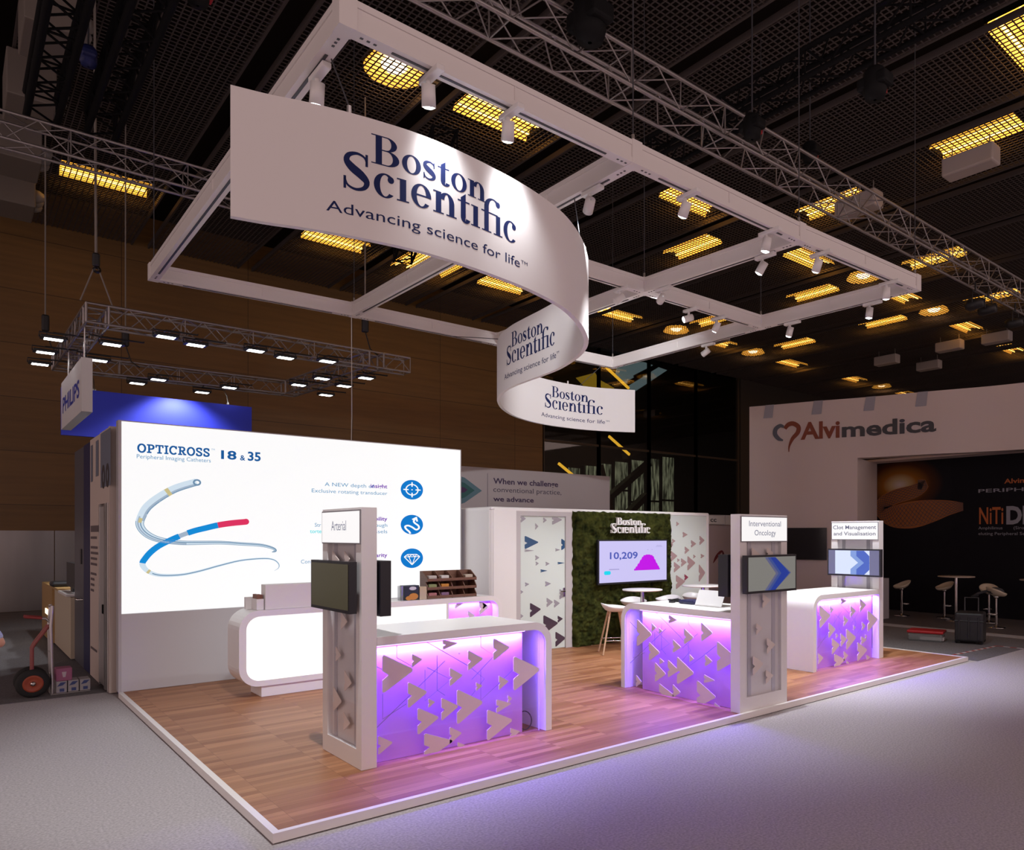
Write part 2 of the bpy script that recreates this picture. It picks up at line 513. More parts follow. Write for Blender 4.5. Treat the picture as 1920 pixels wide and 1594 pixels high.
# ================================================================ THE SETTING
ZC = 10.6          # ceiling lattice
YW = 20.7          # far wall
b = MB(); b.box((-16, -14, -.2), (52, 30, 0)); b.build('floor', 'carpet', kind='structure')
b = MB(); b.box((-16, 6.62, 0), (14.2, YW, .006)); b.box((10.9, -.1, 0), (14.2, 6.62, .006)); b.build('floor_dark_carpet', 'carpet_dark', kind='structure')
b = MB(); b.box((-16, YW, 0), (17.2, YW+.3, 12)); b.build('wall_back', 'hallwood', kind='structure')
b = MB()
x = -15.9
while x < 17:
    b.box((x, YW-.03, .02), (x+1.48, YW+.2, 2.2)); x += 1.5
b.build('trim_1', 'steel', kind='structure')
# dark wall right of the glazing and at the far end
b = MB(); b.box((30.4, YW, 0), (52, YW+.3, 12)); b.box((50, -40, 0), (50.3, YW, 12)); b.build('wall_right', mat('dark_wall', (.035, .026, .020), .7), kind='structure')
# ceiling: open lattice with bare strips
b = MB()
gaps = [-.95, 2.6, 5.45, 8.3, 11.15, 13.95, 16.8, 19.6, 22.5, 25.3, 28.2, 31, 34, 37, 40]
c = .115
x = -12.0
while x < 46:
    if all(abs(x-g) > .20 for g in gaps): b.box((x-.010, -7, ZC), (x+.010, YW, ZC+.015))
    x += c
y = -7.0
segs = []
edges = [-12.0] + gaps + [46]
for i in range(len(edges)-1):
    segs.append((edges[i]+.2, edges[i+1]-.2))
while y < YW:
    for a, e in segs: b.box((a, y-.010, ZC+.002), (e, y+.010, ZC+.014))
    y += c
for g in gaps:
    for s_ in (-1, 1): b.box((g+s_*.21-.02, -7, ZC-.02), (g+s_*.21+.02, YW, ZC+.1))
b.build('ceiling', 'ceil', kind='structure', keep=True)
b = MB(); b.box((-13, -8, 11.5), (50.3, YW+.3, 11.7)); b.box((-13, -8, ZC), (-12.9, YW, 11.5)); b.build('ceiling_deck', 'void', kind='structure')

# glazed wall to the atrium
xs = [17.2, 20.35, 23.53, 26.88, 30.24]
GL = thin_glass('hall_glass', (.62, .58, .50), .13)
for i in range(4):
    b = MB(); b.box((xs[i]+.05, YW+.08, .1), (xs[i+1]-.05, YW+.10, 10.55))
    o = b.build('window_%d' % (i+1), GL, kind='structure')
    b = MB()
    b.box((xs[i]-.05, YW, 0), (xs[i]+.05, YW+.18, 10.6)); b.box((xs[i+1]-.05, YW, 0), (xs[i+1]+.05, YW+.18, 10.6))
    b.box((xs[i]+.05, YW+.02, 6.10), (xs[i+1]-.05, YW+.16, 6.20)); b.box((xs[i]+.05, YW+.02, 2.6), (xs[i+1]-.05, YW+.16, 2.7))
    b.build('window_frame', mat('bronze_mullion', (.07, .05, .035), .4, .3), o)
# atrium behind the glass
b = MB(); b.box((14, 30, -.1), (50, 30.3, 16)); b.box((14, YW+.5, -.15), (50, 30, -.02)); b.box((14, YW+.5, 15.2), (50, 30, 15.4)); b.box((13.8, YW+.31, -.1), (14, 30, 15.4)); b.box((50, YW+.31, -.1), (50.2, 30, 15.4)); b.box((13.8, YW+.3, 12), (50.2, YW+.5, 15.4)); b.build('wall_atrium', mat('atrium_dark', (.05, .036, .024), .6), kind='structure')
DAY = noisy(mat('daylit_glass', (.05, .06, .05), .3), (.008, .010, .008), (.15, .18, .15), (5, 1, .7), 1.3, 6, lo=.4, hi=.72)
n_, l_, b_ = nodes(DAY); _src = b_.inputs['Base Color'].links[0].from_socket
l_.new(_src, b_.inputs['Emission Color']); b_.inputs['Emission Strength'].default_value = 3.0
t = thing('curtain_wall_glazing', 'dim green daylit curtain wall glazing beyond the hall glass', 'window', (29, 29.8, 3))
for i, (x0, x1, z0, z1) in enumerate([(22.6, 23.6, 3.2, 5.5), (23.8, 25.2, 3.2, 5.75), (25.5, 26.5, 3, 6.1), (26.8, 27.9, 3, 6.3), (28.1, 29.0, 3, 6.5), (29.2, 30.4, 3, 6.7), (30.6, 31.8, 1.4, 6.9), (32.0, 33.2, 1.4, 7.1), (33.4, 34.6, 1.4, 7.3), (27.3, 29.4, 1.2, 2.8)]):
    b = MB(); b.box((x0, 29.85, z0), (x1, 29.95, z1)); p = b.build('pane', DAY, t)
    b = MB(); b.box((x0-.08, 29.75, z0), (x0+.02, 29.97, z1)); b.box((x0, 29.78, (z0+z1)/2), (x1, 29.96, (z0+z1)/2+.12)); b.build('mullion', 'black', p)
b = MB()
for (xa, za, xb, zb) in ((23.6, 1.5, 31, 6.6), (29.0, 6.9, 33.5, 8.8), (26.2, 1.0, 30.8, 4.6)):
    b.beam((xa, 28.6, za), (xb, 28.6, zb), .5, .35)
tag(b.build('stair_stringer', mat('stair_steel', (.13, .095, .065), .4, .4)), 'diagonal brown stair flight seen through the hall glass', 'stairs')
b = MB()
for (xa, za, xb, zb) in ((24.5, 5.2, 26.0, 2.4), (26.4, 2.6, 25.2, 5.0), (28.6, 1.2, 27.6, 3.6), (27.6, 3.6, 26.8, 6.2)):
    b.tube([(xa, 28.2, za), (xb, 28.2, zb)], .13, 8)
tag(b.build('raking_column', mat('raking_column_paint', (.16, .10, .06), .6)), 'slanting brown columns in the atrium behind the glass wall', 'column')
YL_ = mat('yellow_line_light', (.9, .7, .2), .5, emit=(1.0, .62, .06), es=2.2, sample=False)
for i, (lab, xa, za, xb, zb) in enumerate((
        ('sloping yellow strip light above the short right end of the banner', 27.0, 11.95, 28.8, 10.95),
        ('sloping yellow strip light under the short right end of the banner', 27.2, 7.92, 28.85, 6.95),
        ('short sloping yellow strip light above the grey quotation wall', 23.5, 6.08, 24.5, 5.48))):
    b = MB(); b.beam((xa, 28.0, za), (xb, 28.0, zb), .10, .13)
    tag(b.build('strip_light', YL_), lab, 'light', 'yellow strip lights in the atrium')
TEAL = mat('sky_glass', (.2, .4, .45), .3, emit=(.16, .26, .37), es=1.1, sample=False)
t = thing('skylight', 'pale teal rooflight seen through the top of the hall glass', 'skylight', (29.5, 28, 12))
b = MB(); b.add([(28.4, 28.5, 12.7), (30.6, 28.5, 12.9), (32.6, 28.5, 12.7), (29.6, 28.5, 10.85), (28.2, 28.5, 11.8)], [(0, 1, 2, 3, 4)]); b.add([(28.4, 28.55, 12.7), (30.6, 28.55, 12.9), (32.6, 28.55, 12.7), (29.6, 28.55, 10.85), (28.2, 28.55, 11.8)], [(0, 1, 2, 3, 4)]); b.build('pane', TEAL, t)
b = MB()
for k in range(3): b.beam((28.6+.5*k, 28.4, 11.0+.42*k), (31.8+.1*k, 28.4, 12.9+.1*k), .09, .16)
b.build('glazing_bar', 'black', t)
t = thing('luminous_ceiling_panel', 'yellow lit ceiling panels in the atrium above the banner end', 'light', (25.8, 28, 11))
for q in (((25.0, 11.1), (26.4, 11.6), (26.9, 10.9), (25.9, 10.5)), ((26.5, 11.3), (27.9, 10.9), (27.6, 10.55), (26.6, 10.8))):
    b = MB(); b.prism(list(q), lambda u, v: (u, 28.3, v), lambda u, v: (u, 28.36, v)); b.build('panel', mat('yellow_panel', (.5, .4, .1), .5, emit=(.42, .30, .03), es=1, sample=False), t)

# hall lamps above the lattice
lamp_lab = {}
def hall_lamp(kind, x, y, lab):
    z = ZC + .20
    if kind == 'r':
        t = thing('round_ceiling_lamp', lab, 'ceiling lamp', (x, y, z), 'round lamps above the ceiling lattice')
        b = MB(); b.lathe([(.02, .30), (.30, .28), (.52, .0), (.55, 0), (.33, .32), (.02, .34)], (x, y, z), 28); b.build('reflector', 'lamp_emit', t)
        b = MB(); b.lathe([(.57, .10), (.57, .38), (.01, .40)], (x, y, z), 28); b.build('housing', 'black_metal', t)
        b = MB(); b.lathe([(.01, .02), (.17, .03), (.24, .10), (.17, .2), (.01, .22)], (x, y, z), 20); b.build('bulb', 'round_emit', t)
        return
    t = thing('tube_ceiling_lamp', lab, 'ceiling lamp', (x, y, z), 'tube lamps above the ceiling lattice')
    L, W = 1.8, .72
    f = (lambda u, v, q: (x+u, y+v, z+q)) if kind == 'x' else (lambda u, v, q: (x+v, y+u, z+q))
    b = MB()
    sec = [(-W/2, 0), (-W/2+.08, .17), (-.06, .20), (0, .14), (.06, .20), (W/2-.08, .17), (W/2, 0)]
    vs = [f(-L/2, p, q) for p, q in sec] + [f(L/2, p, q) for p, q in sec]
    b.add(vs, [(i, i+1, i+8, i+7) for i in range(6)])
    b.build('reflector', 'lamp_emit', t)
    b = MB(); c8 = [f(u_, v_, q_) for q_ in (.08, .26) for u_, v_ in ((-L/2-.02, -W/2-.02), (L/2+.02, -W/2-.02), (L/2+.02, W/2+.02), (-L/2-.02, W/2+.02))]
    b.add(c8, [(4, 5, 6, 7), (0, 1, 5, 4), (1, 2, 6, 5), (2, 3, 7, 6), (3, 0, 4, 7)]); b.build('housing', 'black_metal', t)
    b = MB()
    for s_ in (-.19, .19): b.tube([f(-L/2+.04, s_, .09), f(L/2-.04, s_, .09)], .026, 8)
    b.build('tube', 'tube_emit', t)

LX = [(1.3, 17.0, 'far left tube lamp, above the grey hall truss'), (6.95, 17.0, 'tube lamp seen below the large banner at its left half'), (12.85, 17.0, 'tube lamp seen below the large banner at its middle'), (18.2, 16.9, 'tube lamp seen right of the banner bend'), (24.3, 17.0, 'small tube lamp seen above the front corner of the hanging frame'), (30.2, 17.2, 'tiny tube lamp above the glass wall'), (35.9, 17.1, 'tiny tube lamp just above the white booth wall, left of a round lamp'), (41.6, 17.2, 'tiny tube lamp touching the top of the white booth wall'),
      (6.96, 8.1, 'bright tube lamp behind the second spotlight of the front beam'), (12.85, 8.05, 'tube lamp behind the third spotlight of the front beam'), (18.6, 8.35, 'tube lamp behind the fourth spotlight of the front beam'), (24.2, 8.15, 'tube lamp just below the right corner of the hanging frame'), (30.0, 8.3, 'small tube lamp far right, beside a round lamp'), (35.4, 8.5, 'tube lamp at the right photo edge above the white booth wall'), (12.5, -.3, 'tube lamp cut by the top right edge of the picture')]
LYs = [(15.68, 5.7, 'lengthwise tube lamp behind the big front truss'), (15.17, 1.7, 'brightest lengthwise tube lamp, at the right edge'), (15.14, 10.2, 'lengthwise tube lamp inside the middle bay of the hanging frame'), (9.36, 16.9, 'lengthwise tube lamp left of the crossbeam under the banner'), (10.4, 16.8, 'lengthwise tube lamp right of the crossbeam under the banner'), (21.4, 14.9, 'lengthwise tube lamp low in the right bay of the frame'), (27.0, 14.8, 'dim lengthwise tube lamp below the right bay of the frame'), (21.55, 10.2, 'lengthwise tube lamp touching the right beam of the frame'), (21.47, 5.65, 'lengthwise tube lamp right of the frame corner'), (26.73, 10.3, 'lengthwise tube lamp below the right frame corner'), (26.65, 5.95, 'lengthwise tube lamp beside the far end of the front truss')]
LR = [(4.6, 8.05, 'large round lamp in the left bay of the frame'), (21.4, 16.9, 'round lamp low in the right bay of the frame'), (26.9, 17.1, 'small round lamp above the glass wall'), (21.36, 8.05, 'round lamp touching the right end of the frame'), (26.85, 8.2, 'round lamp right of the right frame corner'), (39.0, 17.1, 'tiny round lamp just above the white booth wall')]
for x, y, s_ in LX: hall_lamp('x', x, y, s_)
for x, y, s_ in LYs: hall_lamp('y', x, y, s_)
for x, y, s_ in LR: hall_lamp('r', x, y, s_)

# ceiling air units with ball nozzles, left
for i, (x, y, s_) in enumerate(((-.02, 9.5, 'topmost pale air unit with ball nozzles at the left'), (-.10, 12.1, 'second pale air unit with ball nozzles from the top'), (-.10, 14.9, 'third pale air unit with ball nozzles from the top'), (-.02, 17.6, 'lowest pale air unit with ball nozzles, by the wooden wall'))):
    t = thing('air_unit', s_, 'air vent', (x, y, 9.75), 'pale air units under the ceiling')
    b = MB(); b.bbox((x-.75, y-.6, 9.75), (x-.05, y+.6, 10.55), .02); b.build('body', mat('air_unit_paint', (.20, .17, .15), .6), t)
    for k in range(3):
        b = MB(); b.lathe([(.001, .20), (.09, .17), (.14, .08), (.15, 0), (.12, -.02)], (x-.05, y-.35+.35*k, 10.1), 16, axis='X'); b.build('nozzle', mat('nozzle_paint', (.30, .28, .27), .5), t)
# white housings slung in the ceiling strips, right
for i, (x, y, s_) in enumerate(((14.75, 1.65, 'brightest white box housing under the ceiling, at the right'), (14.85, 4.4, 'white box housing partly behind the front truss'), (21.6, 14.8, 'faint white box housing left of the others above the glass wall'), (30.4, 12.1, 'dim box housing above the white booth wall, left one'), (32.9, 11.3, 'dim box housing above the white booth wall, middle one'), (30.0, 9.0, 'dim box housing above the white booth wall, right one'), (30.1, 7.1, 'dim box housing above the white booth wall, at the photo edge'))):
    t = thing('ceiling_housing', s_, 'ceiling housing', (x, y, 9.8), 'white housings under the ceiling')
    b = MB(); b.bbox((x-.22, y-.55, 9.95), (x+.22, y+.55, 10.35), .04); b.build('body', mat('housing_paint', (.50, .44, .42), .5), t)
    b = MB()
    for s2 in (-.4, .4): b.tube([(x, y+s2, 10.35), (x, y+s2, 10.62)], .015, 6)
    b.build('rods', 'cable', t)


# ---------------------------------------------------------------- trusses
def truss(mb_ch, mb_br, p, q, size, r=.024, pitch=None, rb=.011, up=(0, 0, 1)):
    p = Vector(p); q = Vector(q); d = (q-p).normalized(); u = Vector(up); a = d.cross(u).normalized()
    h = size/2; L = (q-p).length; pitch = pitch or size
    cs = [a*sx*h + u*sz*h for sx, sz in ((-1, -1), (1, -1), (1, 1), (-1, 1))]
    for o in cs: mb_ch.tube([p+o, q+o], r, 8)
    n = max(1, round(L/pitch))
    for k in range(4):
        o1, o2 = cs[k], cs[(k+1) % 4]
        for i in range(n):
            s0 = p + d*(L*i/n); s1 = p + d*(L*(i+1)/n)
            A, B_ = (o1, o2) if i % 2 == 0 else (o2, o1)
            mb_br.tube([s0+A, s1+B_], rb, 5, cap=False)
            if i % 4 == 0: mb_br.tube([s0+o1, s0+o2], rb, 5, cap=False)
        mb_br.tube([q+o1, q+o2], rb, 5, cap=False)


def truss_thing(name, lab, cat, p, q, size, m, **kw):
    t = thing(name, lab, cat, p)
    c_, r_ = MB(), MB(); truss(c_, r_, p, q, size, **kw)
    c_.build('chord', m, t); r_.build('lattice', m, t)
    return t

truss_thing('hall_truss', 'long grey box truss running above the front of the hanging frame', 'truss', (1.0, 1.45, 7.62), (23, 1.35, 7.62), .42, 'truss', r=.025, rb=.0105)
truss_thing('hall_truss', 'short grey box truss crossing the dark ceiling at the left', 'truss', (-3.2, 7.95, 7.58), (2.2, 7.88, 7.58), .36, 'truss', r=.022, rb=.009)
truss_thing('black_truss', 'black box truss at top left, the left one of the pair', 'truss', (-.62, 1.5, 8.1), (-.62, 8.1, 8.1), .34, 'black_metal', r=.045, rb=.016)
truss_thing('black_truss', 'black box truss at top left, the right one of the pair', 'truss', (.06, 2.6, 8.1), (.06, 8.1, 8.1), .34, 'black_metal', r=.045, rb=.016)
truss_thing('black_truss', 'black box truss rising to the top right corner above the grey one', 'truss', (6.65, -2.6, 8.1), (6.65, 3.4, 8.1), .36, 'black_metal', r=.035, rb=.014)
truss_thing('black_truss', 'black box truss seen between banner top and the front beam', 'truss', (4.0, 5.0, 8.1), (5.6, 9.8, 8.1), .36, 'black_metal', r=.03, rb=.014)


def hoist(lab, x, y, z, s_=1.0, red=True, blue=False):
    s_ = s_*.75; t = thing('chain_hoist', lab, 'hoist', (x, y, z))
    m = mat('hoist_blue', (.02, .03, .16), .5) if blue else 'hoist_black'
    b = MB(); b.lathe([(.02*s_, -.2*s_), (.13*s_, -.18*s_), (.16*s_, -.08*s_), (.16*s_, .16*s_), (.12*s_, .22*s_), (.02*s_, .24*s_)], (x, y, z), 18); b.bbox((x-.13*s_, y-.22*s_, z-.05*s_), (x+.13*s_, y+.22*s_, z+.12*s_), .03); b.build('motor', m, t)
    b = MB(); b.tube([(x, y, z+.24*s_), (x, y, ZC)], .012, 6); b.build('chain', 'track', t)
    if red:
        b = MB(); b.bbox((x+.13*s_, y-.08*s_, z-.06*s_), (x+.20*s_, y+.08*s_, z+.16*s_), .01); b.build('cover', 'red', t)
    return t

hoist('big black hoist motor on the grey front truss, top centre', 3.56, 1.0, 7.66, 1.5, False)
hoist('black hoist motor where grey front truss crosses the black one', 6.2, .86, 7.42, 1.0)
hoist('black hoist motor with red cover on the front truss, right of centre', 8.4, 1.45, 8.07, 1.0)
hoist('black hoist motor hanging below the top right black truss', 6.2, -.9, 7.2, 1.1)
hoist('black hoist motor with red cover at the end of the left black truss', .50, 4.3, 8.25, 1.0)
hoist('dark blue drum hoist in front of the left black truss', -.28, 6.36, 8.15, .8, False, True)
for lab, x, y, z in (('black stage lamp clamped on the far end of the front truss, upper one', 14.4, 1.40, 7.005), ('black stage lamp clamped on the far end of the front truss, lower one', 15.0, 1.38, 7.01), ('black stage lamp at the far end of the front truss, rightmost', 16.5, 1.38, 7.01)):
    t = thing('stage_lamp', lab, 'stage lamp', (x, y, z))
    b = MB(); b.lathe([(.02, -.18), (.10, -.16), (.13, .12), (.08, .2), (.02, .21)], (x, y, z-.05), 16, axis='Y'); b.build('body', 'black', t)
    b = MB(); b.tube([(x-.17, y, z-.05), (x-.17, y, z+.2), (x+.17, y, z+.2), (x+.17, y, z-.05)], .015, 6); b.tube([(x, y, z+.2), (x, y, z+.4)], .02, 6); b.build('yoke', 'black', t)
t = thing('hoist_chain', 'cables and hook lifting the left near corner of the square truss', 'chain', (.18, 9.0, 5.7))
b = MB(); b.tube([(.12, 9.0, 6.35), (.10, 9.0, ZC)], .02, 6); b.build('steel_rope', 'cable', t)
b = MB(); b.tube([(.12, 9.0, 6.35), (-.08, 9.0, 5.72)], .012, 6); b.tube([(.12, 9.0, 6.35), (.33, 9.0, 5.72)], .012, 6); b.build('bridle', 'cable', t)
b = MB(); b.bbox((.07, 8.95, 6.28), (.17, 9.05, 6.5), .03); b.lathe([(.03, -.06), (.06, 0), (.03, .06)], (.13, 9.0, 6.24), 12, axis='Y'); b.build('hook', 'black', t)
for i, (x, y, z0, lab) in enumerate(((-.2, 13.0, 5.72, 'lifting rope at the far left corner of the square truss'), (1.1, 13.0, 5.65, 'lifting rope behind the middle of the square truss'), (4.4, 8.9, 5.72, 'lifting rope and black hook at the right corner of the square truss'))):
    t = thing('hoist_chain', lab, 'chain', (x, y, z0))
    b = MB(); b.tube([(x, y, z0+.55), (x, y, ZC)], .014, 6); b.build('steel_rope', 'cable', t)
    b = MB(); b.bbox((x-.06, y-.06, z0+.3), (x+.06, y+.06, z0+.62), .03); b.tube([(x, y, z0+.32), (x+.1, y, z0), (x+.25, y, z0-.1)], .012, 6); b.build('hook', 'black', t)

# ---------------------------------------------------------------- hanging frame
FZ, FH, FW = 5.62, .215, .115
N = dict(F=(.456, -.066), FM=(3.262, -.015), F2=(6.015, .001), FR=(8.765, -.091), BL=(.518, 6.838), BM=(3.271, 6.668), B2=(5.99, 6.66), B=(8.815, 6.632), CR=(5.954, 2.656), C1=(3.268, 2.66), RM=(8.715, 2.651))
bays = [('F', 'FM'), ('FM', 'F2'), ('F2', 'FR'), ('F', 'BL'), ('BL', 'BM'), ('BM', 'B2'), ('B2', 'B'), ('FM', 'C1'), ('C1', 'BM'), ('F2', 'CR'), ('CR', 'B2'), ('FR', 'RM'), ('RM', 'B'), ('C1', 'CR'), ('CR', 'RM')]
t = thing('overhead_grid', 'large white gridded aluminium frame hanging over the stand', 'ceiling frame', (4.6, 3.3, FZ))
for p, q in bays:
    P = Vector((*N[p], FZ+FH/2)); Q = Vector((*N[q], FZ+FH/2)); d = (Q-P).normalized(); a = d.cross(Vector((0, 0, 1)))
    b = MB()
    b.beam(P+d*.06, Q-d*.06, FW-.02, FH-.012)
    for z in (-1, 1):
        b.beam(P+d*.06+Vector((0, 0, z*(FH/2-.024))), Q-d*.06+Vector((0, 0, z*(FH/2-.024))), FW, .048)
    for s_ in (.5,):
        b.beam(P+(Q-P)*s_-d*.004, P+(Q-P)*s_+d*.004, FW+.002, FH-.1)
    o = b.build('beam', 'frame', t)
    b = MB()
    b.beam(P+d*.35+Vector((0, 0, -FH/2-.002)), Q-d*.35+Vector((0, 0, -FH/2-.002)), .022, .008)
    for k in range(3):
        for e in (P+d*(.11+.05*k), Q-d*(.11+.05*k)): b.beam(e+Vector((0, 0, -FH/2-.001)), e+d*.022+Vector((0, 0, -FH/2-.001)), .018, .004)
    b.build('groove', 'track', o)
for k, (x, y) in N.items():
    b = MB(); b.box((x-.064, y-.064, FZ-.004), (x+.064, y+.064, FZ+FH+.01)); b.build('corner_block', 'frame', t)
for k, lab in (('F', 'thin wire from ceiling to the top front corner of the frame'), ('FM', 'thin wire from ceiling to the first joint of the front beam'), ('F2', 'thin wire from ceiling to the second joint of the front beam'), ('FR', 'thin wire from ceiling to the right corner of the frame'), ('BL', 'thin wire from ceiling to the left corner of the frame'), ('BM', 'thin wire from ceiling to the rear beam joint above the light wall'), ('B', 'thin wire from ceiling to the rear right corner of the frame'), ('RM', 'thin wire from ceiling to the middle of the right beam'), ('CR', 'thin wire from ceiling to the inner cross of the frame')):
    x, y = N[k]
    t = thing('suspension_wire', lab, 'wire', (x, y, FZ+FH+.01), 'wires holding the frame')
    b = MB(); b.tube([(x, y, FZ+FH+.06), (x, y, ZC)], .007, 5); b.build('wire', 'track', t)
    b = MB(); b.tube([(x, y, FZ+FH+.005), (x, y, FZ+FH+.09)], .016, 8); b.build('clamp', 'cable', t)
b = MB(); b.tube([(3.20, 6.60, FZ+.0), (3.21, 6.61, 4.0), (3.2, 6.62, 3.3)], .008, 5)
tag(b.build('power_cable', mat('white_cable', (.6, .58, .56), .6)), 'white cable dropping from the rear frame beam behind light wall', 'cable')


# track spotlights
def make_spot():
    t = thing('track_spotlight', '', 'spotlight', (0, 0, 0), 'white spotlights on the frame')
    b = MB(); b.bbox((-.15, -.035, -.045), (.15, .035, 0), .008); b.build('adapter', 'white', t)
    b = MB(); b.tube([(.05, 0, -.04), (.05, 0, -.10)], .02, 8); b.build('stem', 'white', t)
    b = MB(); b.lathe([(.01, .07), (.052, .066), (.054, -.09), (.047, -.09), (.044, -.07), (.01, -.07)], (0, 0, 0), 24); h = b.build('head', 'white', t)
    b = MB(); b.lathe([(.001, -.104), (.03, -.099), (.047, -.088)], (0, 0, 0), 20); b.build('lens', 'lens', h)
    return t

proto = make_spot()
SPOTS = [  # x, y, axis, target, power, label, lit
    (.487, .50, 'y', (.7, 2.2, .0), 330, 'white spotlight under the left beam beside the banner top', 1),
    (1.13, -.05, 'x', (1.6, .62, 3.4), 75, 'first white spotlight under the front beam from its left corner', 1),
    (1.86, -.04, 'x', (2.35, .85, 3.4), 75, 'second white spotlight under the front beam from its left corner', 1),
    (3.265, .60, 'y', (4.5, 3.0, 4.3), 150, 'white spotlight under the crossbeam just right of the big banner', 1),
    (4.05, -.01, 'x', (4.3, 3.0, .3), 240, 'white spotlight under the front beam in the middle bay', 1),
    (5.44, .0, 'x', (5.3, .9, 1.0), 220, 'white spotlight under the front beam just before its second joint', 1),
    (6.01, .50, 'y', (4.9, 3.6, .3), 200, 'white spotlight under the inner crossbeam near the front beam', 1),
    (6.46, -.02, 'x', (7.2, 2.6, .2), 220, 'tilted white spotlight under the front beam past its second joint', 1),
    (5.96, 2.25, 'y', (8.3, 6.8, 4.6), 260, 'white spotlight on the inner beam just before the cross', 1),
    (5.52, 2.66, 'x', (4.6, 3.1, 4.4), 0, 'unlit white spotlight left of the inner cross', 0),
    (6.96, 2.653, 'x', (4.6, 4.0, 4.5), 230, 'white spotlight aimed sideways right of the inner cross', 1),
    (7.62, 2.652, 'x', (7.6, 5.2, 1.3), 200, 'white spotlight on the inner beam nearest the right beam', 1),
    (8.77, 3.9, 'y', (8.0, 6.6, 4.7), 0, 'dim white spotlight on the rear half of the right beam', 0),
    (8.74, 2.02, 'y', (8.6, 3.8, .2), 200, 'white spotlight on the right beam near its middle joint', 1),
    (8.76, .58, 'y', (8.6, 1.1, 1.0), 220, 'white spotlight on the right beam near the front corner', 1),
    (8.09, -.06, 'x', (9.4, .8, .1), 200, 'white spotlight at the right end of the front beam', 1)]
for i, (x, y, ax, tg, pw, lab, lit) in enumerate(SPOTS):
    t = proto if i == 0 else copy_tree(proto)
    t.location = (x, y, FZ-.006); t['_o'] = (x, y, FZ)
    if ax == 'y': t.rotation_euler.z = PI/2
    t['label'] = lab
    hd = [c_ for c_ in t.children if c_.name.startswith('head')][0]
    hp = Vector((x, y, FZ-.006)) + rotz(Vector((.05, 0, -.145)), PI/2 if ax == 'y' else 0)
    d = (Vector(tg)-hp).normalized()
    if lit == 0: d = Vector((d.x, d.y, -.55)).normalized()
    q = d.to_track_quat('-Z', 'Y')
    loc = rotz(hp - Vector((x, y, FZ-.006)), -PI/2 if ax == 'y' else 0)
    hd.location = loc
    hd.rotation_mode = 'QUATERNION'
    hd.rotation_quaternion = (Matrix.Rotation(-t.rotation_euler.z, 3, 'Z').to_quaternion()) @ q
    if lit:
        spot('spot_beam', hp + d*.11, tg, pw*((2.4 if i in (5, 14) else 2.0) if i not in (1, 2) else 1.0), (.97, .98, 1.0), (46 if i == 3 else 78) if i not in (1, 2) else 80, .8 if i not in (1, 2) else 1.0, .045 if i not in (1, 2) else .11)
    else:
        for c_ in hd.children: c_.data = c_.data.copy(); c_.data.materials[0] = M['white']

# ---------------------------------------------------------------- S-shaped banner
RP = [(-.15, .429), (.07, .372), (.296, .29), (.54, .223), (.807, .17), (1.095, .137), (1.432, .15), (1.811, .205), (2.176, .283), (2.45, .37), (2.75, .493), (3.03, .661), (3.355, .911), (3.68, 1.222), (3.87, 1.45), (4.04, 1.72), (4.22, 2.099), (4.41, 2.674), (4.50, 3.19), (4.56, 3.67), (4.63, 4.115), (4.765, 4.59), (4.99, 5.057), (5.25, 5.45), (5.62, 5.90), (6.13, 6.37), (6.634, 6.68), (7.211, 6.885), (7.941, 6.95), (8.587, 6.85), (9.339, 6.512)]
PATH = smoothpath(RP, 8)
ARC = [0.0]
for i in range(1, len(PATH)): ARC.append(ARC[-1] + math.dist(PATH[i], PATH[i-1]))
def rib(s, off=0.0):
    s = max(0, min(s, ARC[-1]-1e-6))
    lo, hi = 0, len(ARC)-1
    while hi-lo > 1:
        m_ = (lo+hi)//2
        if ARC[m_] <= s: lo = m_
        else: hi = m_
    k = (s-ARC[lo])/(ARC[hi]-ARC[lo])
    x = PATH[lo][0]+(PATH[hi][0]-PATH[lo][0])*k; y = PATH[lo][1]+(PATH[hi][1]-PATH[lo][1])*k
    e = .02
    def at(q):
        q = max(0, min(q, ARC[-1]-1e-6)); l2, h2 = 0, len(ARC)-1
        while h2-l2 > 1:
            m2 = (l2+h2)//2
            if ARC[m2] <= q: l2 = m2
            else: h2 = m2
        kk = (q-ARC[l2])/(ARC[h2]-ARC[l2]); return (PATH[l2][0]+(PATH[h2][0]-PATH[l2][0])*kk, PATH[l2][1]+(PATH[h2][1]-PATH[l2][1])*kk)
    a = at(s-e); c_ = at(s+e); d = math.hypot(c_[0]-a[0], c_[1]-a[1]); tx, ty = (c_[0]-a[0])/d, (c_[1]-a[1])/d
    return (x + ty*off, y - tx*off)          # positive offset = right-hand side of travel
RZ0, RZ1, RT = 4.29, 5.20, .027
t = thing('hanging_banner', 'white S-curved hanging fabric banner with repeated blue company logo', 'banner', (4.0, 2.5, RZ0))
b = MB(); n = 520
for off in (RT, -RT):
    vs = []
    for i in range(n+1):
        x, y = rib(ARC[-1]*i/n, off); vs += [(x, y, RZ0+.0), (x, y, RZ1)]
    b.add(vs, [(2*i, 2*i+2, 2*i+3, 2*i+1) for i in range(n)], 0, True)
for z in (RZ0, RZ1):
    vs = []
    for i in range(n+1):
        for off in (RT, -RT): vs.append((*rib(ARC[-1]*i/n, off), z))
    b.add(vs, [(2*i, 2*i+1, 2*i+3, 2*i+2) for i in range(n)], 1)
for s_ in (0, ARC[-1]):
    p0 = rib(s_, RT); p1 = rib(s_, -RT); b.add([(*p0, RZ0), (*p1, RZ0), (*p1, RZ1), (*p0, RZ1)], [(0, 1, 2, 3)], 1)
b.build('banner_panel', ['fabric', 'white_matt'], t, keep=True)
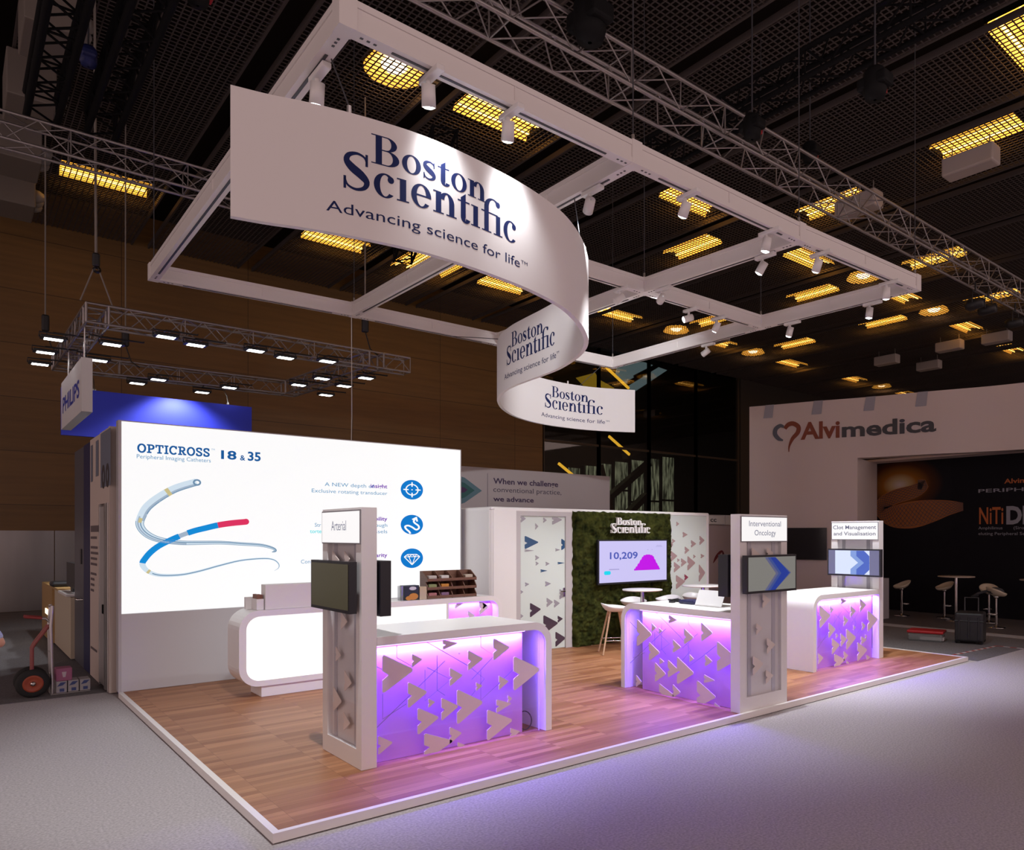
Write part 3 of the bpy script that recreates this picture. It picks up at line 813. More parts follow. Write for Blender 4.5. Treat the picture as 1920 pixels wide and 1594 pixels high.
for s0, sgn, off in ((.72, 1, RT+.0015), (7.47, -1, -RT-.0015), (11.23, 1, RT+.0015)):
    b = MB(); logo(b, lambda u, v, s0=s0, sgn=sgn, off=off: (*rib(s0+sgn*u, off), v), 0, 4.635, 1.57 if s0 < 10 else 1.52, .45)
    o = b.build('lettering', 'navy', t, keep=True)
b = MB()
for s_, ztop in ((.78, FZ), (4.05, FZ), (8.0, FZ), (11.9, FZ)):
    x, y = rib(s_); b.tube([(x, y, RZ1), (x, y, RZ1+.06)], .02, 8)
b.build('hanger_clip', 'alu', t)
for (s_, p, lab) in ((.80, (.50, .30), 'wire from the left frame beam to the banner top'), (3.72, (3.268, .9), 'looped wire from the crossbeam to the banner bend'), (8.1, (5.0, 6.66), 'wire from the rear beam to the banner second bend'), (12.2, (8.5, 6.64), 'wire from the rear beam to the short banner end')):
    x, y = rib(s_)
    b = MB(); b.tube([(x, y, RZ1+.001), ((x+p[0])/2, (y+p[1])/2, (RZ1+FZ)/2), (p[0], p[1], FZ-.008)], .006, 5)
    tag(b.build('banner_wire', 'track'), lab, 'wire', 'wires holding the banner')

# ================================================================ THE STAND
PZ = .07
PX, PY = 10.77, 8.1
t = thing('stand_platform', 'raised parquet stand floor with white edge trim', 'platform', (PX/2, 4.5, 0))
b = MB(); b.box((.045, .045, 0), (PX-.05, 6.26, PZ-.003)); b.box((.36, 6.27, 0), (PX-.05, PY, PZ-.003)); b.build('deck', 'wood', t)
b = MB()
b.box((0, 0, .008), (PX, .048, PZ+.004)); b.box((0, .048, .008), (.048, 6.09, PZ+.004)); b.box((PX-.055, .048, .008), (PX, PY, PZ+.004))
b.build('edge_trim', 'carpet_line', t)
b = MB(); b.box((.012, .012, 0), (PX-.012, .045, .008)); b.box((.012, .045, 0), (.045, 6.09, .008)); b.build('shadow_gap', 'black', t)

# ---- light wall
LYY = 6.10
t = thing('light_wall', 'tall glowing white light wall with catheter picture and blue words', 'light box', (2.45, LYY, PZ))
b = MB(); b.box((.0, LYY+.02, PZ), (4.90, LYY+.16, 3.54)); b.box((0, LYY, PZ), (.034, LYY+.02, 3.54)); b.box((4.884, LYY, PZ), (4.90, LYY+.02, 3.54)); b.box((.034, LYY, 3.527), (4.884, LYY+.02, 3.54)); b.build('frame', mat('lightbox_frame', (.50, .49, .51), .4, .2), t)
b = MB(); b.box((.034, LYY, 1.068), (4.884, LYY+.02, 3.527)); scr = b.build('light_panel', 'white_emit', t)
b = MB(); b.box((.034, LYY, PZ), (4.884, LYY+.02, 1.062)); b.build('base_panel', mat('light_grey_panel', (.60, .59, .63), .7), t)
F = lambda u, v: (u, LYY-.004, v)
F2 = lambda u, v: (u, LYY-.007, v)
F3 = lambda u, v: (u, LYY-.010, v)
b = MB()
ps, W_ = slab_word('OPTICROSS')
for dx, dz in ((0, 0), (.006, 0), (0, .004), (.006, .004)): b.polys(fit(ps, 0, .203+dx, 3.142+dz, .832/W_, .110), F)
text(b, '18', F, 1.18, 3.128, .112, .195, bold=.028); text(b, '&', F, 1.42, 3.123, .07, bold=.02); text(b, '35', F, 1.52, 3.128, .118, .17, bold=.028)
b.build('title_lettering', 'ink_blue', scr, keep=True)
b = MB(); text(b, 'Peripheral Imaging Catheters', F, .198, 3.066, .052, .855); text(b, 'TM', F, 1.06, 3.235, .022); b.build('subtitle_lettering', 'ink_mid', scr, keep=True)
b = MB()
text(b, 'A NEW depth of', F, 3.574-.215, 2.815, .055, .60+.17, 'r'); text(b, 'Exclusive rotating transducer', F, 3.574, 2.712, .055, 1.175, 'r')
text(b, 'A', F, 2.60, 2.30, .055); text(b, 'Str', F, 2.443, 2.20, .055); text(b, 'ough', F, 3.574, 2.205, .055, .2, 'r'); text(b, 'ssels', F, 3.574, 2.105, .055, .2, 'r'); text(b, 'Con', F, 2.243, 1.655, .055)
b.build('caption_lettering', 'ink_mid', scr, keep=True)
b = MB(); text(b, 'insight', F, 3.574, 2.82, .058, .275, 'r', .018); text(b, 'bility', F, 3.574, 2.305, .058, .2, 'r', .018); text(b, 'arity', F, 3.574, 1.728, .058, .19, 'r', .018); b.build('emphasis_lettering', 'ink_purple', scr, keep=True)
b = MB(); text(b, 'torte', F, 2.373, 2.105, .055, bold=.012); b.build('accent_lettering', 'ink_cyan', scr, keep=True)
# icons
for z in (2.815, 2.246, 1.697):
    b = MB(); b.polys(disc(3.995, z, .195, .16, 40), F); ic = b.build('icon_disc', 'ink_icon', scr, keep=True)
    b = MB()
    cx, sy = 3.995, .82
    L = []
    if z > 2.6:
        L += ring(0, 0, .115, .115, .095, .095, n=36)
        for a in (0, 90, 180, 270):
            ca, sa = round(math.cos(R(a))), round(math.sin(R(a)))
            L += stroke([(ca*.06, sa*.06), (ca*.15, sa*.15)], .022, 1)
        L += disc(0, 0, .012, n=10)
    elif z > 2.0:
        L += stroke([(-.03, -.18), (-.05, -.14), (-.10, -.09), (-.12, -.04), (-.07, -.02), (.0, -.05), (.07, -.10), (.12, -.07), (.11, -.02), (.05, .03), (.03, .07), (.06, .12)], .032, 5)
        L += [[(.01, .09), (.085, .135), (.07, .155), (-.005, .11)], [(.075, .06), (.105, .065), (.085, .155), (.06, .15)]]
    else:
        O = [(-.135, .03), (-.08, .075), (.08, .075), (.135, .03), (0, -.13)]
        for i in range(5): L += stroke([O[i], O[(i+1) % 5]], .016, 1)
        for a, c_ in (((-.135, .03), (.135, .03)), ((-.055, .03), (0, -.13)), ((.055, .03), (0, -.13)), ((-.055, .03), (0, .075)), ((.055, .03), (0, .075)), ((-.08, .075), (-.055, .03)), ((.08, .075), (.055, .03))): L += stroke([a, c_], .012, 1)
    b.polys([[(cx+u, z+v*sy) for u, v in p] for p in L], F2); b.build('icon_drawing', 'ink_white', ic, keep=True)
# catheters
T1 = [(.88, 2.79), (.73, 2.735), (.61, 2.68), (.49, 2.60), (.38, 2.51), (.30, 2.42), (.25, 2.31), (.23, 2.22), (.26, 2.14), (.33, 2.07), (.43, 2.02), (.56, 1.99), (.73, 1.97), (.93, 1.97), (1.18, 1.97), (1.44, 1.95), (1.69, 1.93), (1.84, 1.89), (1.89, 1.85), (1.84, 1.83)]
W1 = [.098, .102, .104, .106, .106, .104, .10, .095, .09, .085, .075, .065, .056, .050, .045, .042, .040, .034, .028, .008]
T2 = [(1.49, 2.26), (1.31, 2.24), (1.14, 2.21), (.99, 2.17), (.85, 2.13), (.70, 2.07), (.56, 2.0), (.44, 1.93), (.35, 1.85), (.29, 1.77), (.26, 1.71), (.28, 1.65), (.34, 1.59), (.44, 1.55), (.58, 1.54), (.74, 1.55), (.93, 1.59), (1.18, 1.66), (1.44, 1.72), (1.72, 1.74), (1.86, 1.72), (1.93, 1.66), (1.93, 1.60), (1.87, 1.56)]
W2 = [.082, .082, .080, .078, .076, .074, .074, .074, .074, .072, .07, .062, .052, .045, .038, .034, .032, .030, .028, .026, .022, .018, .012, .004]
P1 = smoothpath([(x, y, q) for (x, y), q in zip(T1, W1)], 6); P2 = smoothpath([(x, y, q) for (x, y), q in zip(T2, W2)], 6)
b = MB(); b.polys(stroke(P1, sub=1), F); b.polys(stroke(P2[10*6:], sub=1), F); o = b.build('clear_tube_picture', 'ink_tube', scr, keep=True)
def offs(P, k, wd, a=0, z=None):
    out = []
    for i in range(a, z or len(P)):
        q = P[max(i-1, 0)]; r_ = P[min(i+1, len(P)-1)]; dx, dy = r_[0]-q[0], r_[1]-q[1]; d = math.hypot(dx, dy) or 1
        out.append((P[i][0]-dy/d*P[i][2]*k, P[i][1]+dx/d*P[i][2]*k, min(wd, P[i][2]*.4)))
    return out
b = MB(); b.polys(stroke(offs(P1, .42, .014, 0, 34), sub=1), F2); b.polys(stroke(offs(P1, .45, .007, 34), sub=1), F2); b.polys(stroke(offs(P1, -.45, .007, 40), sub=1), F2); b.polys(stroke(offs(P1, .1, .012, 38), sub=1), F2); b.polys(stroke(offs(P2, .0, .012, 74), sub=1), F2); b.build('tube_core_picture', 'ink_tube2', o, keep=True)
b = MB(); b.polys(stroke(offs(P1, .30, .03, 1, 40), sub=1), F2); b.polys(stroke(offs(P1, -.2, .02, 36, 74), sub=1), F2); b.build('tube_shadow_picture', 'ink_grey', o, keep=True)
b = MB(); b.polys(ring(.885, 2.785, .05, .045, .028, .022, n=20), F3); b.build('tube_tip_picture', 'ink_tube2', o, keep=True)
b = MB(); b.polys(stroke(P1[14:17], sub=1), F3); b.polys(stroke([(x, y, q*.4) for x, y, q in P1[37:42]], sub=1), F3); b.polys(stroke(P2[70:73], sub=1), F3); b.build('marker_band_picture', 'ink_gold', o, keep=True)
b = MB(); b.polys(stroke(P2[12:28], sub=1), F2); b.polys(stroke(P2[31:61], sub=1), F2); b.build('blue_tube_picture', 'ink_sky', scr, keep=True)
b = MB(); b.polys(stroke([(x, y, q*.8) for x, y, q in P2[27:32]], sub=1), F2); b.build('sleeve_picture', 'ink_grey', scr, keep=True)
b = MB(); b.polys(stroke(P2[:13], sub=1), F2); b.polys(disc(1.495, 2.262, .042), F2); b.build('red_tube_picture', 'ink_red', scr, keep=True)

# ---- information modules (sign tower + violet counter)
A1 = [(0.194, 0.63, 0.959, 0.479), (0.469, 0.821, 0.938, 0.567), (0.776, 0.948, 1.035, 0.926), (1.036, 0.721, 0.91, 1.196), (1.315, 0.787, 0.999, 1.499), (0.845, 0.6, 0.768, 0.978), (1.548, 0.463, 0.797, 1.862), (0.431, 0.463, 0.69, 0.615), (0.63, 0.434, 0.516, 0.694), (0.76, 0.297, 0.501, 0.931), (0.92, 0.236, 0.555, 1.193), (1.125, 0.517, 0.596, 1.193), (1.377, 0.492, 0.628, 1.487), (0.524, 0.21, 0.445, 0.729), (1.245, 0.022, 0.315, 1.529), (1.35, 0.273, 0.399, 1.517), (1.481, 0.349, 0.423, 1.529), (0.589, -0.037, 0.205, 0.872), (0.845, 0.066, 0.219, 0.967), (0.156, 0.101, 0.26, 0.286), (0.926, -0.019, 0.064, 1.002), (1.511, -0.008, 0.093, 1.622), (0.939, 0.881, 0.903, 0.956)]
A2 = [(1.719, 0.573, 0.911, 1.45), (1.45, 0.781, 0.889, 1.365), (1.143, 0.915, 1.014, 1.002), (1.319, 0.768, 0.841, 1.253), (0.885, 0.683, 0.871, 0.729), (0.606, 0.749, 0.968, 0.429), (0.36, 0.432, 0.769, 0.063), (1.074, 0.558, 0.718, 0.938), (1.496, 0.414, 0.643, 1.306), (1.387, 0.159, 0.396, 1.2), (1.157, 0.245, 0.456, 0.977), (1.002, 0.188, 0.512, 0.729), (0.546, 0.46, 0.596, 0.434), (0.794, 0.48, 0.567, 0.724), (1.306, 0.388, 0.466, 1.227), (1.311, -0.081, 0.142, 1.053), (1.074, 0.01, 0.167, 0.948), (0.673, -0.033, 0.272, 0.383), (0.561, 0.264, 0.358, 0.398), (0.398, -0.039, 0.055, 0.3), (1.734, 0.041, 0.191, 1.634)]
LINES = [[(.33, 1.03), (.33, .92), (.47, .83), (.36, .73), (.12, .88)], [(.62, 1.03), (1.05, .76), (1.22, .62), (.98, .38)], [(.60, .78), (.60, .50), (.86, .66), (.62, .80)], [(.72, .90), (.72, .58), (.80, .52)], [(1.18, 1.03), (1.18, .93), (1.33, .83), (1.08, .63)], [(1.18, .70), (1.18, .42), (1.38, .55), (1.62, .72)], [(.14, .33), (.62, .70), (.80, .84)], [(.20, .62), (.20, .40), (.42, .50)]]
TH, TW, TT, CL, CH, SL = 2.24, .885, .135, 2.0, 1.12, .075       # tower height, width, thickness; counter length, height, slab


def rrect(x0, x1, z0, z1, r, corners=(1, 1, 1, 1), n=8):
    """corner order: x0z0, x1z0, x1z1, x0z1"""
    out = []
    for k, (cx, cz, a0) in enumerate(((x0, z0, 180), (x1, z0, 270), (x1, z1, 0), (x0, z1, 90))):
        if corners[k] and r > 0:
            ox = cx + r*(1 if k in (0, 3) else -1); oz = cz + r*(1 if k in (0, 1) else -1)
            out += [(ox + r*math.cos(R(a0+90*i/n)), oz + r*math.sin(R(a0+90*i/n))) for i in range(n+1)]
        else: out.append((cx, cz))
    return out


def module(o, fx, arrows, flip, names, sign_side, words, monitors):
    """local: u along the counter (0 = outer tower face), v depth from the front, z height above the platform"""
    def W(u, v, z):
        p = fx(u, v); return (p[0], p[1], PZ+z)
    def wb(mb, u0, v0, z0, u1, v1, z1, m=0):
        P = [W(u, v, z) for z in (z0, z1) for u, v in ((u0, v0), (u1, v0), (u1, v1), (u0, v1))]
        mb.add(P, [(0, 3, 2, 1), (4, 5, 6, 7), (0, 1, 5, 4), (1, 2, 6, 5), (2, 3, 7, 6), (3, 0, 4, 7)], m)
    c0 = W(TT/2, TW/2, 0)
    # ---------- tower
    t = thing('sign_tower', names[0], 'sign tower', c0)
    b = MB(); mg = .115
    zb, zt_ = .16, 1.925
    wb(b, 0, 0, 0, TT, mg, TH); wb(b, 0, TW-mg, 0, TT, TW, TH); wb(b, 0, mg, 0, TT, TW-mg, zb); wb(b, 0, mg, zt_, TT, TW-mg, TH)
    wb(b, .046, mg, zb, TT-.046, TW-mg, zt_)
    b.build('body', 'white', t)
    for side in (0, 1):
        vis = sign_side == side
        uu = (lambda q: -q) if side == 0 else (lambda q: TT+q)      # distance q outside the face
        ui = (lambda q: q) if side == 0 else (lambda q: TT-q)
        if side == 0 or sign_side == 1:
            b = MB(); wb(b, *(sorted((ui(.012), ui(.017)))[:1]), mg, zb, sorted((ui(.012), ui(.017)))[1], TW-mg, zt_); pane = b.build('display_pane', 'acrylic', t)
            if side == 0:
                for (y0, z0, s_) in ((.22, 1.66, .20), (.50, 1.72, .14), (.42, 1.16, .16), (.30, .86, .13), (.50, .62, .18), (.24, .40, .22), (.48, .27, .16), (.56, 1.50, .10)):
                    y1 = y0+s_*.85
                    if not words[1]: pass
                    else: y0, y1 = TW-y0, TW-y1
                    p = clip(arrow(y0, z0, y1, z0+s_), mg+.005, TW-mg-.005, zb+.01, zt_-.01)
                    if p:
                        b = MB(); b.prism(p, lambda v, z: W(ui(.004), v, z), lambda v, z: W(ui(.010), v, z)); b.build('arrow', 'pale_vinyl', pane)
            b = MB()
            for v in (mg+.07, TW-mg-.13):
                a_ = sorted((ui(.037), ui(.0455))); wb(b, a_[0], v, zb, a_[1], v+.06, zt_)
            b.build('rail', mat('rail_pale', (.62, .61, .66), .35, .3) if side == 0 else mat('rail_grey', (.32, .30, .33), .4), t)
        if vis:
            a_ = sorted((uu(.0), uu(.012)))
            b = MB(); wb(b, a_[0], .018, 1.935, a_[1], TW-.018, TH-.03); sg = b.build('sign_face', 'sign_emit', t)
            b = MB(); a_ = sorted((uu(.0), uu(.010))); wb(b, a_[0], .006, 1.925, a_[1], TW-.006, TH-.018); b.build('sign_rim', mat('sign_rim', (.25, .24, .26), .5), t)
            rev = words[1]
            def ft(u, z): return W(uu(.016), (TW-u) if rev else u, z)
            b = MB()
            if len(words[0]) == 1: text(b, words[0][0], ft, TW/2-.02, 2.045, .085, .34, 'c')
            else:
                text(b, words[0][0], ft, TW/2, 2.105, .062, words[2], 'c', words[4]); text(b, words[0][1], ft, TW/2, 2.0, .062, words[3], 'c', words[4])
            b.build('sign_lettering', 'ink_sign', sg, keep=True)
    # ---------- counter
    t = thing('counter', names[1], 'counter', W(CL/2+.07, TW/2, 0))
    out = [(TT+.002, CH), (CL-.22, CH)] + [(CL-.22+.22*math.sin(R(a)), CH-.22+.22*math.cos(R(a))) for a in range(9, 91, 9)] + [(CL, 0)]
    ri = .15
    inn = [(TT+.002, CH-SL), (CL-SL-ri, CH-SL)] + [(CL-SL-ri+ri*math.sin(R(a)), CH-SL-ri+ri*math.cos(R(a))) for a in range(9, 91, 9)] + [(CL-SL, 0)]
    b = MB(); n = len(out)
    for i in range(n-1):
        sm = 1 <= i <= 11
        for v in (0, TW): b.add([W(out[i][0], v, out[i][1]), W(out[i+1][0], v, out[i+1][1]), W(inn[i+1][0], v, inn[i+1][1]), W(inn[i][0], v, inn[i][1])], [(0, 1, 2, 3)])
    for L_ in (out, inn):
        vs = [W(u, v, z) for u, z in L_ for v in (0, TW)]
        b.add(vs, [(2*i, 2*i+1, 2*i+3, 2*i+2) for i in range(n-1)], 0, True)
    b.add([W(CL, 0, 0), W(CL, TW, 0), W(CL-SL, TW, 0), W(CL-SL, 0, 0)], [(0, 1, 2, 3)])
    b.build('worktop', 'white', t, keep=True)
    PL = 1.72
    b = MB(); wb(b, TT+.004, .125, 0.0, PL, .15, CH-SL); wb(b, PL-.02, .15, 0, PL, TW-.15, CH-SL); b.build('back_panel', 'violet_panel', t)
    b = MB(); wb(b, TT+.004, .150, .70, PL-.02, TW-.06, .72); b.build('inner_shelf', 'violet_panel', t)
    GLs = 1.86
    b = MB(); wb(b, TT+.004, .030, .012, GLs, .036, CH-SL-.002); pane = b.build('front_pane', 'acrylic', t)
    b = MB(); wb(b, GLs, .029, .012, GLs+.004, .037, CH-SL-.002); b.build('pane_edge', 'edge_glow', pane)
    for a in arrows:
        p = clip(arrow(a[0], a[1], a[3], a[2]), TT+.008, GLs-.004, .015, CH-SL-.005)
        if p:
            b = MB(); b.prism(p, lambda u, z: W(u, .022, z), lambda u, z: W(u, .029, z)); b.build('arrow', 'vinyl', pane)
    b = MB()
    for ln in LINES:
        q = [((GLs+TT-u) if flip else u, z) for u, z in ln]
        b.polys([p_ for p_ in (clip(k_, TT+.008, GLs-.005, .01, CH-SL-.005) for k_ in stroke(q, .006, 1)) if p_], lambda u, z: W(u, .0285, z))
    b.build('arrow_outlines', 'vinyl_line', pane, keep=True)
    b = MB(); wb(b, TT+.02, .075, CH-SL-.018, PL, .11, CH-SL-.004); b.build('light_strip', mat('led_strip', (.8, .8, .9), .4, emit=(.45, .28, 1.0), es=4, sample=False), t)
    a_ = W(TT+.02, .08, CH-SL-.03); c_ = W(PL, .08, CH-SL-.03)
    mid = (Vector(a_)+Vector(c_))/2; dv = (Vector(c_)-Vector(a_)).normalized()
    ang = math.atan2(dv.y, dv.x)
    inward = (Vector(W(.5, .5, 0))-Vector(W(.5, 0, 0))).normalized()
    e = Matrix.Rotation(ang, 4, 'Z').to_euler()
    area('led_strip_light', mid, e, (Vector(c_)-Vector(a_)).length, .03, 62, VIOLET)
    # second strip washing the inside of the rounded end and the floor in front
    m2 = Vector(W(CL-.42, .30, CH-SL-.03)); area('led_end_light', m2, e, .25, .3, 11, VIOLET)
    # monitors
    for (side, v0, v1, z0, z1, q0, q1, lab, kind) in monitors:
        uu = (lambda q: -q) if side == 0 else (lambda q: TT+q)
        a_ = sorted((uu(q0), uu(q1)))
        mc = W((a_[0]+a_[1])/2, (v0+v1)/2, z0)
        mt = thing('monitor', lab, 'monitor', mc, 'monitors on the sign towers')
        b = MB(); wb(b, a_[0], v0, z0, a_[1], v1, z1); b.build('housing', 'bezel', mt)
        b = MB(); c1 = sorted((uu(.0), uu(q0))); wb(b, c1[0], (v0+v1)/2-.14, (z0+z1)/2-.12, c1[1], (v0+v1)/2+.14, (z0+z1)/2+.1); b.build('bracket', 'black_metal', mt)
        def sf(u, z, side=side, q1=q1): return W(uu(q1+.002), u, z)
        m_ = .022
        b = MB(); b.polys(rect(v0+m_, z0+m_+.005, v1-m_, z1-m_), sf)
        if kind == 'off':
            b.build('screen', 'screen_off', mt, keep=True)
        elif kind == 'dim':
            s1 = b.build('screen', mat('dim_screen', (.05, .05, .05), .25, emit=(.165, .165, .150), es=1, sample=False), mt, keep=True)
            def sf2(u, z): return W(uu(q1+.004), u, z)
            def sf3(u, z): return W(uu(q1+.006), u, z)
            zc = (z0+z1)/2; hh = (z1-z0)/2-m_-.004; vm = v0 + (v1-v0)*.34
            for dx, wd_, fn, em in ((0, .60, sf2, (.085, .095, .19)), (.05, .46, sf2, (.035, .065, .24)), (.10, .30, sf3, (.0, .028, .25))):
                b = MB(); d_ = dx*1.0
                b.polys([[(vm+d_, zc+hh), (vm+d_+.16*wd_/.5, zc+hh), (vm+.43-.02*(wd_ > .5)*0+wd_*.12, zc), (vm+d_+.16+ .05, zc)], [(vm+d_, zc-hh), (vm+d_+.16*wd_/.5, zc-hh), (vm+.43+wd_*.12, zc), (vm+d_+.16+.05, zc)]], fn)
                b.build('screen_chevron', mat('screen_blue', (.01, .01, .05), .3, emit=em, es=1, sample=False), s1, keep=True)
        else:
            s1 = b.build('screen', mat('grey_blue_screen', (.05, .05, .08), .25, emit=(.115, .115, .21), es=1, sample=False), mt, keep=True)
            def sf2(u, z): return W(uu(q1+.004), u, z)
            def sf3(u, z): return W(uu(q1+.006), u, z)
            va, vb = v1-.15, v0+.19        # screen left is the far side
            b = MB(); b.polys(rect(vb, z0+m_+.01, va, z1-m_-.005), sf2); s2 = b.build('picture', mat('bright_screen', (.04, .04, .05), .3, emit=(.66, .74, .92), es=1, sample=False), mt, keep=True)
            zc = (z0+z1)/2; hh = (z1-z0)/2-m_-.006
            for d_, fn, em in ((.29, sf3, (.21, .33, .66)), (.40, lambda u, z: W(uu(q1+.008), u, z), (.055, .12, .48))):
                b = MB(); x0 = va-d_
                for s_ in (1, -1):
                    p = clip([(x0, zc+s_*hh), (x0-.14, zc+s_*hh), (x0-.36, zc), (x0-.14, zc), (x0, zc+s_*hh*.55)], vb, va, z0, z1)
                    b.polys([p], fn)
                b.build('picture_chevron', mat('screen_blue2', (.01, .01, .05), .3, emit=em, es=1, sample=False), s2, keep=True)

module('arterial', lambda u, v: (.99+u, .925+v), A1, False,
       ('slim white sign tower reading Arterial at the nearest counter', 'nearest white counter with violet arrow front, beside the Arterial tower'), 0, (['Arterial'], True),
       [(0, .012, .905, 1.335, 1.775, .035, .10, 'dark monitor on the outer face of the Arterial tower', 'off'), (1, -.03, .87, 1.30, 1.78, .02, .115, 'monitor seen edge-on behind the Arterial tower', 'off')])
module('oncology', lambda u, v: (4.955+v, .05+u), A2, True,
       ('white sign tower reading Interventional Oncology at the front edge', 'middle white counter with violet arrow front, behind the Interventional Oncology tower'), 0, (['Interventional', 'Oncology'], False, .60, .40, .0),
       [(0, .0, .935, 1.345, 1.775, .035, .10, 'monitor with blue chevron on the Interventional Oncology tower', 'dim'), (1, -.03, .87, 1.30, 1.78, .02, .16, 'dark monitor seen edge-on behind the Interventional Oncology tower', 'off')])
B1 = [(2.0-a[0], a[1], a[2], 2.0-a[3]) for a in A1]
module('clot', lambda u, v: (9.71-u, .925+v), B1, True,
       ('white sign tower reading Clot Management and Visualisation, at far right', 'farthest white counter with violet arrow front, beside the Clot Management tower'), 1, (['Clot Management', 'and Visualisation'], True, .80, .78, .012),
       [(1, -.085, .89, 1.325, 1.775, .035, .11, 'bright monitor with white and blue chevron picture on Clot Management tower', 'bright')])

# ---- reception bar in front of the light wall
BY0, BY1, BZ = 4.58, 5.07, 1.145
t = thing('reception_bar', 'long white bar with glowing rounded front before the light wall', 'bar counter', (2.9, 4.8, PZ))
BX0, BX1 = 1.005, 3.83
o_ = rrect(BX0, BX1, .205, BZ, .235, (1, 0, 0, 1)); i_ = rrect(BX0+.082, BX1-.035, .205+.07, BZ-.075, .16, (1, 0, 0, 1))
b = MB(); n = len(o_)
for y in (BY0, BY1):
    b.add([(u, y, z) for u, z in o_] + [(u, y, z) for u, z in i_], [(k, (k+1) % n, n+(k+1) % n, n+k) for k in range(n)])
for L_ in (o_, i_):
    b.add([(u, y, z) for u, z in L_ for y in (BY0, BY1)], [(2*k, 2*k+1, 2*((k+1) % n)+1, 2*((k+1) % n)) for k in range(n)])
b.build('capsule_frame', 'white', t)
b = MB(); b.prism(i_, lambda u, z: (u, BY0+.012, z), lambda u, z: (u, BY0+.06, z)); b.build('light_panel', 'bar_emit', t)
b = MB(); b.box((1.265, BY0+.02, PZ), (BX1, BY1-.03, .205)); b.build('plinth', 'white_matt', t)
# rounded niche at the right
RX = 4.74
out = [(BX1, BZ)] + [(RX-.2+.2*math.sin(R(a)), BZ-.2+.2*math.cos(R(a))) for a in range(0, 91, 9)] + [(RX, PZ)]
inn = [(BX1, BZ-.075)] + [(RX-.2+.13*math.sin(R(a)), BZ-.205+.13*math.cos(R(a))) for a in range(0, 91, 9)] + [(RX-.07, PZ)]
b = MB(); n = len(out)
for i in range(n-1):
    for v in (BY0, BY1): b.add([(out[i][0], v, out[i][1]), (out[i+1][0], v, out[i+1][1]), (inn[i+1][0], v, inn[i+1][1]), (inn[i][0], v, inn[i][1])], [(0, 1, 2, 3)])
for L_ in (out, inn): b.add([(u, v, z) for u, z in L_ for v in (BY0, BY1)], [(2*i, 2*i+1, 2*i+3, 2*i+2) for i in range(n-1)], 0, True)
b.build('rounded_end', 'white', t)
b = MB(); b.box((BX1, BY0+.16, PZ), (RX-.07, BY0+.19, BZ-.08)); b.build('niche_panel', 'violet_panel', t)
b = MB(); b.box((BX1+.004, BY0+.04, PZ+.01), (RX-.22, BY0+.046, BZ-.08)); pane = b.build('niche_pane', 'acrylic', t)
for q in ((3.95, .99, 1.12, 4.08), (4.16, .78, .94, 4.28), (4.36, .86, 1.08, 4.52), (4.0, .55, .78, 4.2), (4.25, .4, .6, 4.42), (4.42, .95, 1.05, 4.5)):
    p = clip(arrow(q[0], q[1], q[3], q[2]), BX1+.01, RX-.225, PZ, BZ-.085)
    b = MB(); b.prism(p, lambda u, z: (u, BY0+.031, z), lambda u, z: (u, BY0+.039, z)); b.build('arrow', 'vinyl', pane)
area('niche_light', ((BX1+RX-.25)/2, BY0+.10, BZ-.09), (0, 0, 0), .6, .03, 22, VIOLET)
area('niche_light', (RX-.17, BY0+.12, BZ-.13), (0, 0, 0), .12, .15, 3.5, VIOLET)

t = thing('display_riser', 'plain white box riser standing on the left of the bar', 'display box', (1.7, BY0+.1, BZ))
b = MB(); b.bbox((1.31, BY0+.02, BZ+.001), (2.15, BY0+.19, BZ+.31), .006); b.build('body', 'white_matt', t)
t = thing('card_holder', 'small white holder with brown sachets at the left end of the bar', 'holder', (1.22, 4.74, BZ))
b = MB(); b.bbox((1.215, 4.62, BZ+.001), (1.30, 4.84, BZ+.135), .004); b.box((1.15, 4.84, BZ-.001), (1.30, 4.90, BZ+.15)); b.build('tray', 'white_matt', t)
b = MB(); b.bbox((1.225, 4.64, BZ+.12), (1.262, 4.82, BZ+.19), .004); b.bbox((1.264, 4.65, BZ+.12), (1.296, 4.81, BZ+.186), .004); b.build('sachet', 'cardboard', t)
t = thing('snack_rack', 'brown wooden three tier snack rack with compartments on the bar', 'rack', (3.95, 4.8, BZ))
SX0, SX1, SY0 = 3.535, 4.335, 4.66
wn = noisy(mat('walnut', rough=.5), (.13, .058, .036), (.20, .095, .062), (1, 1, 8), 7)
b = MB()
for k in range(5):
    x = SX0 + (SX1-SX0)*k/4
    b.prism([(SY0, BZ+.001), (SY0+.24, BZ+.001), (SY0+.24, BZ+.40), (SY0+.17, BZ+.40), (SY0+.0, BZ+.29), (SY0, BZ+.25), (SY0+.06, BZ+.245), (SY0, BZ+.17), (SY0, BZ+.13), (SY0+.06, BZ+.12), (SY0, BZ+.05)], lambda y, z, x=x: (x-.006, y, z), lambda y, z, x=x: (x+.006, y, z))
b.build('side_panel', wn, t)
b = MB()
for k in range(3): b.box((SX0, SY0+.005, BZ+.004+.125*k), (SX1, SY0+.235, BZ+.014+.125*k)); b.box((SX0, SY0+.002, BZ+.014+.125*k), (SX1, SY0+.010, BZ+.045+.125*k))
b.box((SX0, SY0+.235, BZ+.004), (SX1, SY0+.243, BZ+.40))
b.build('shelf', wn, t)
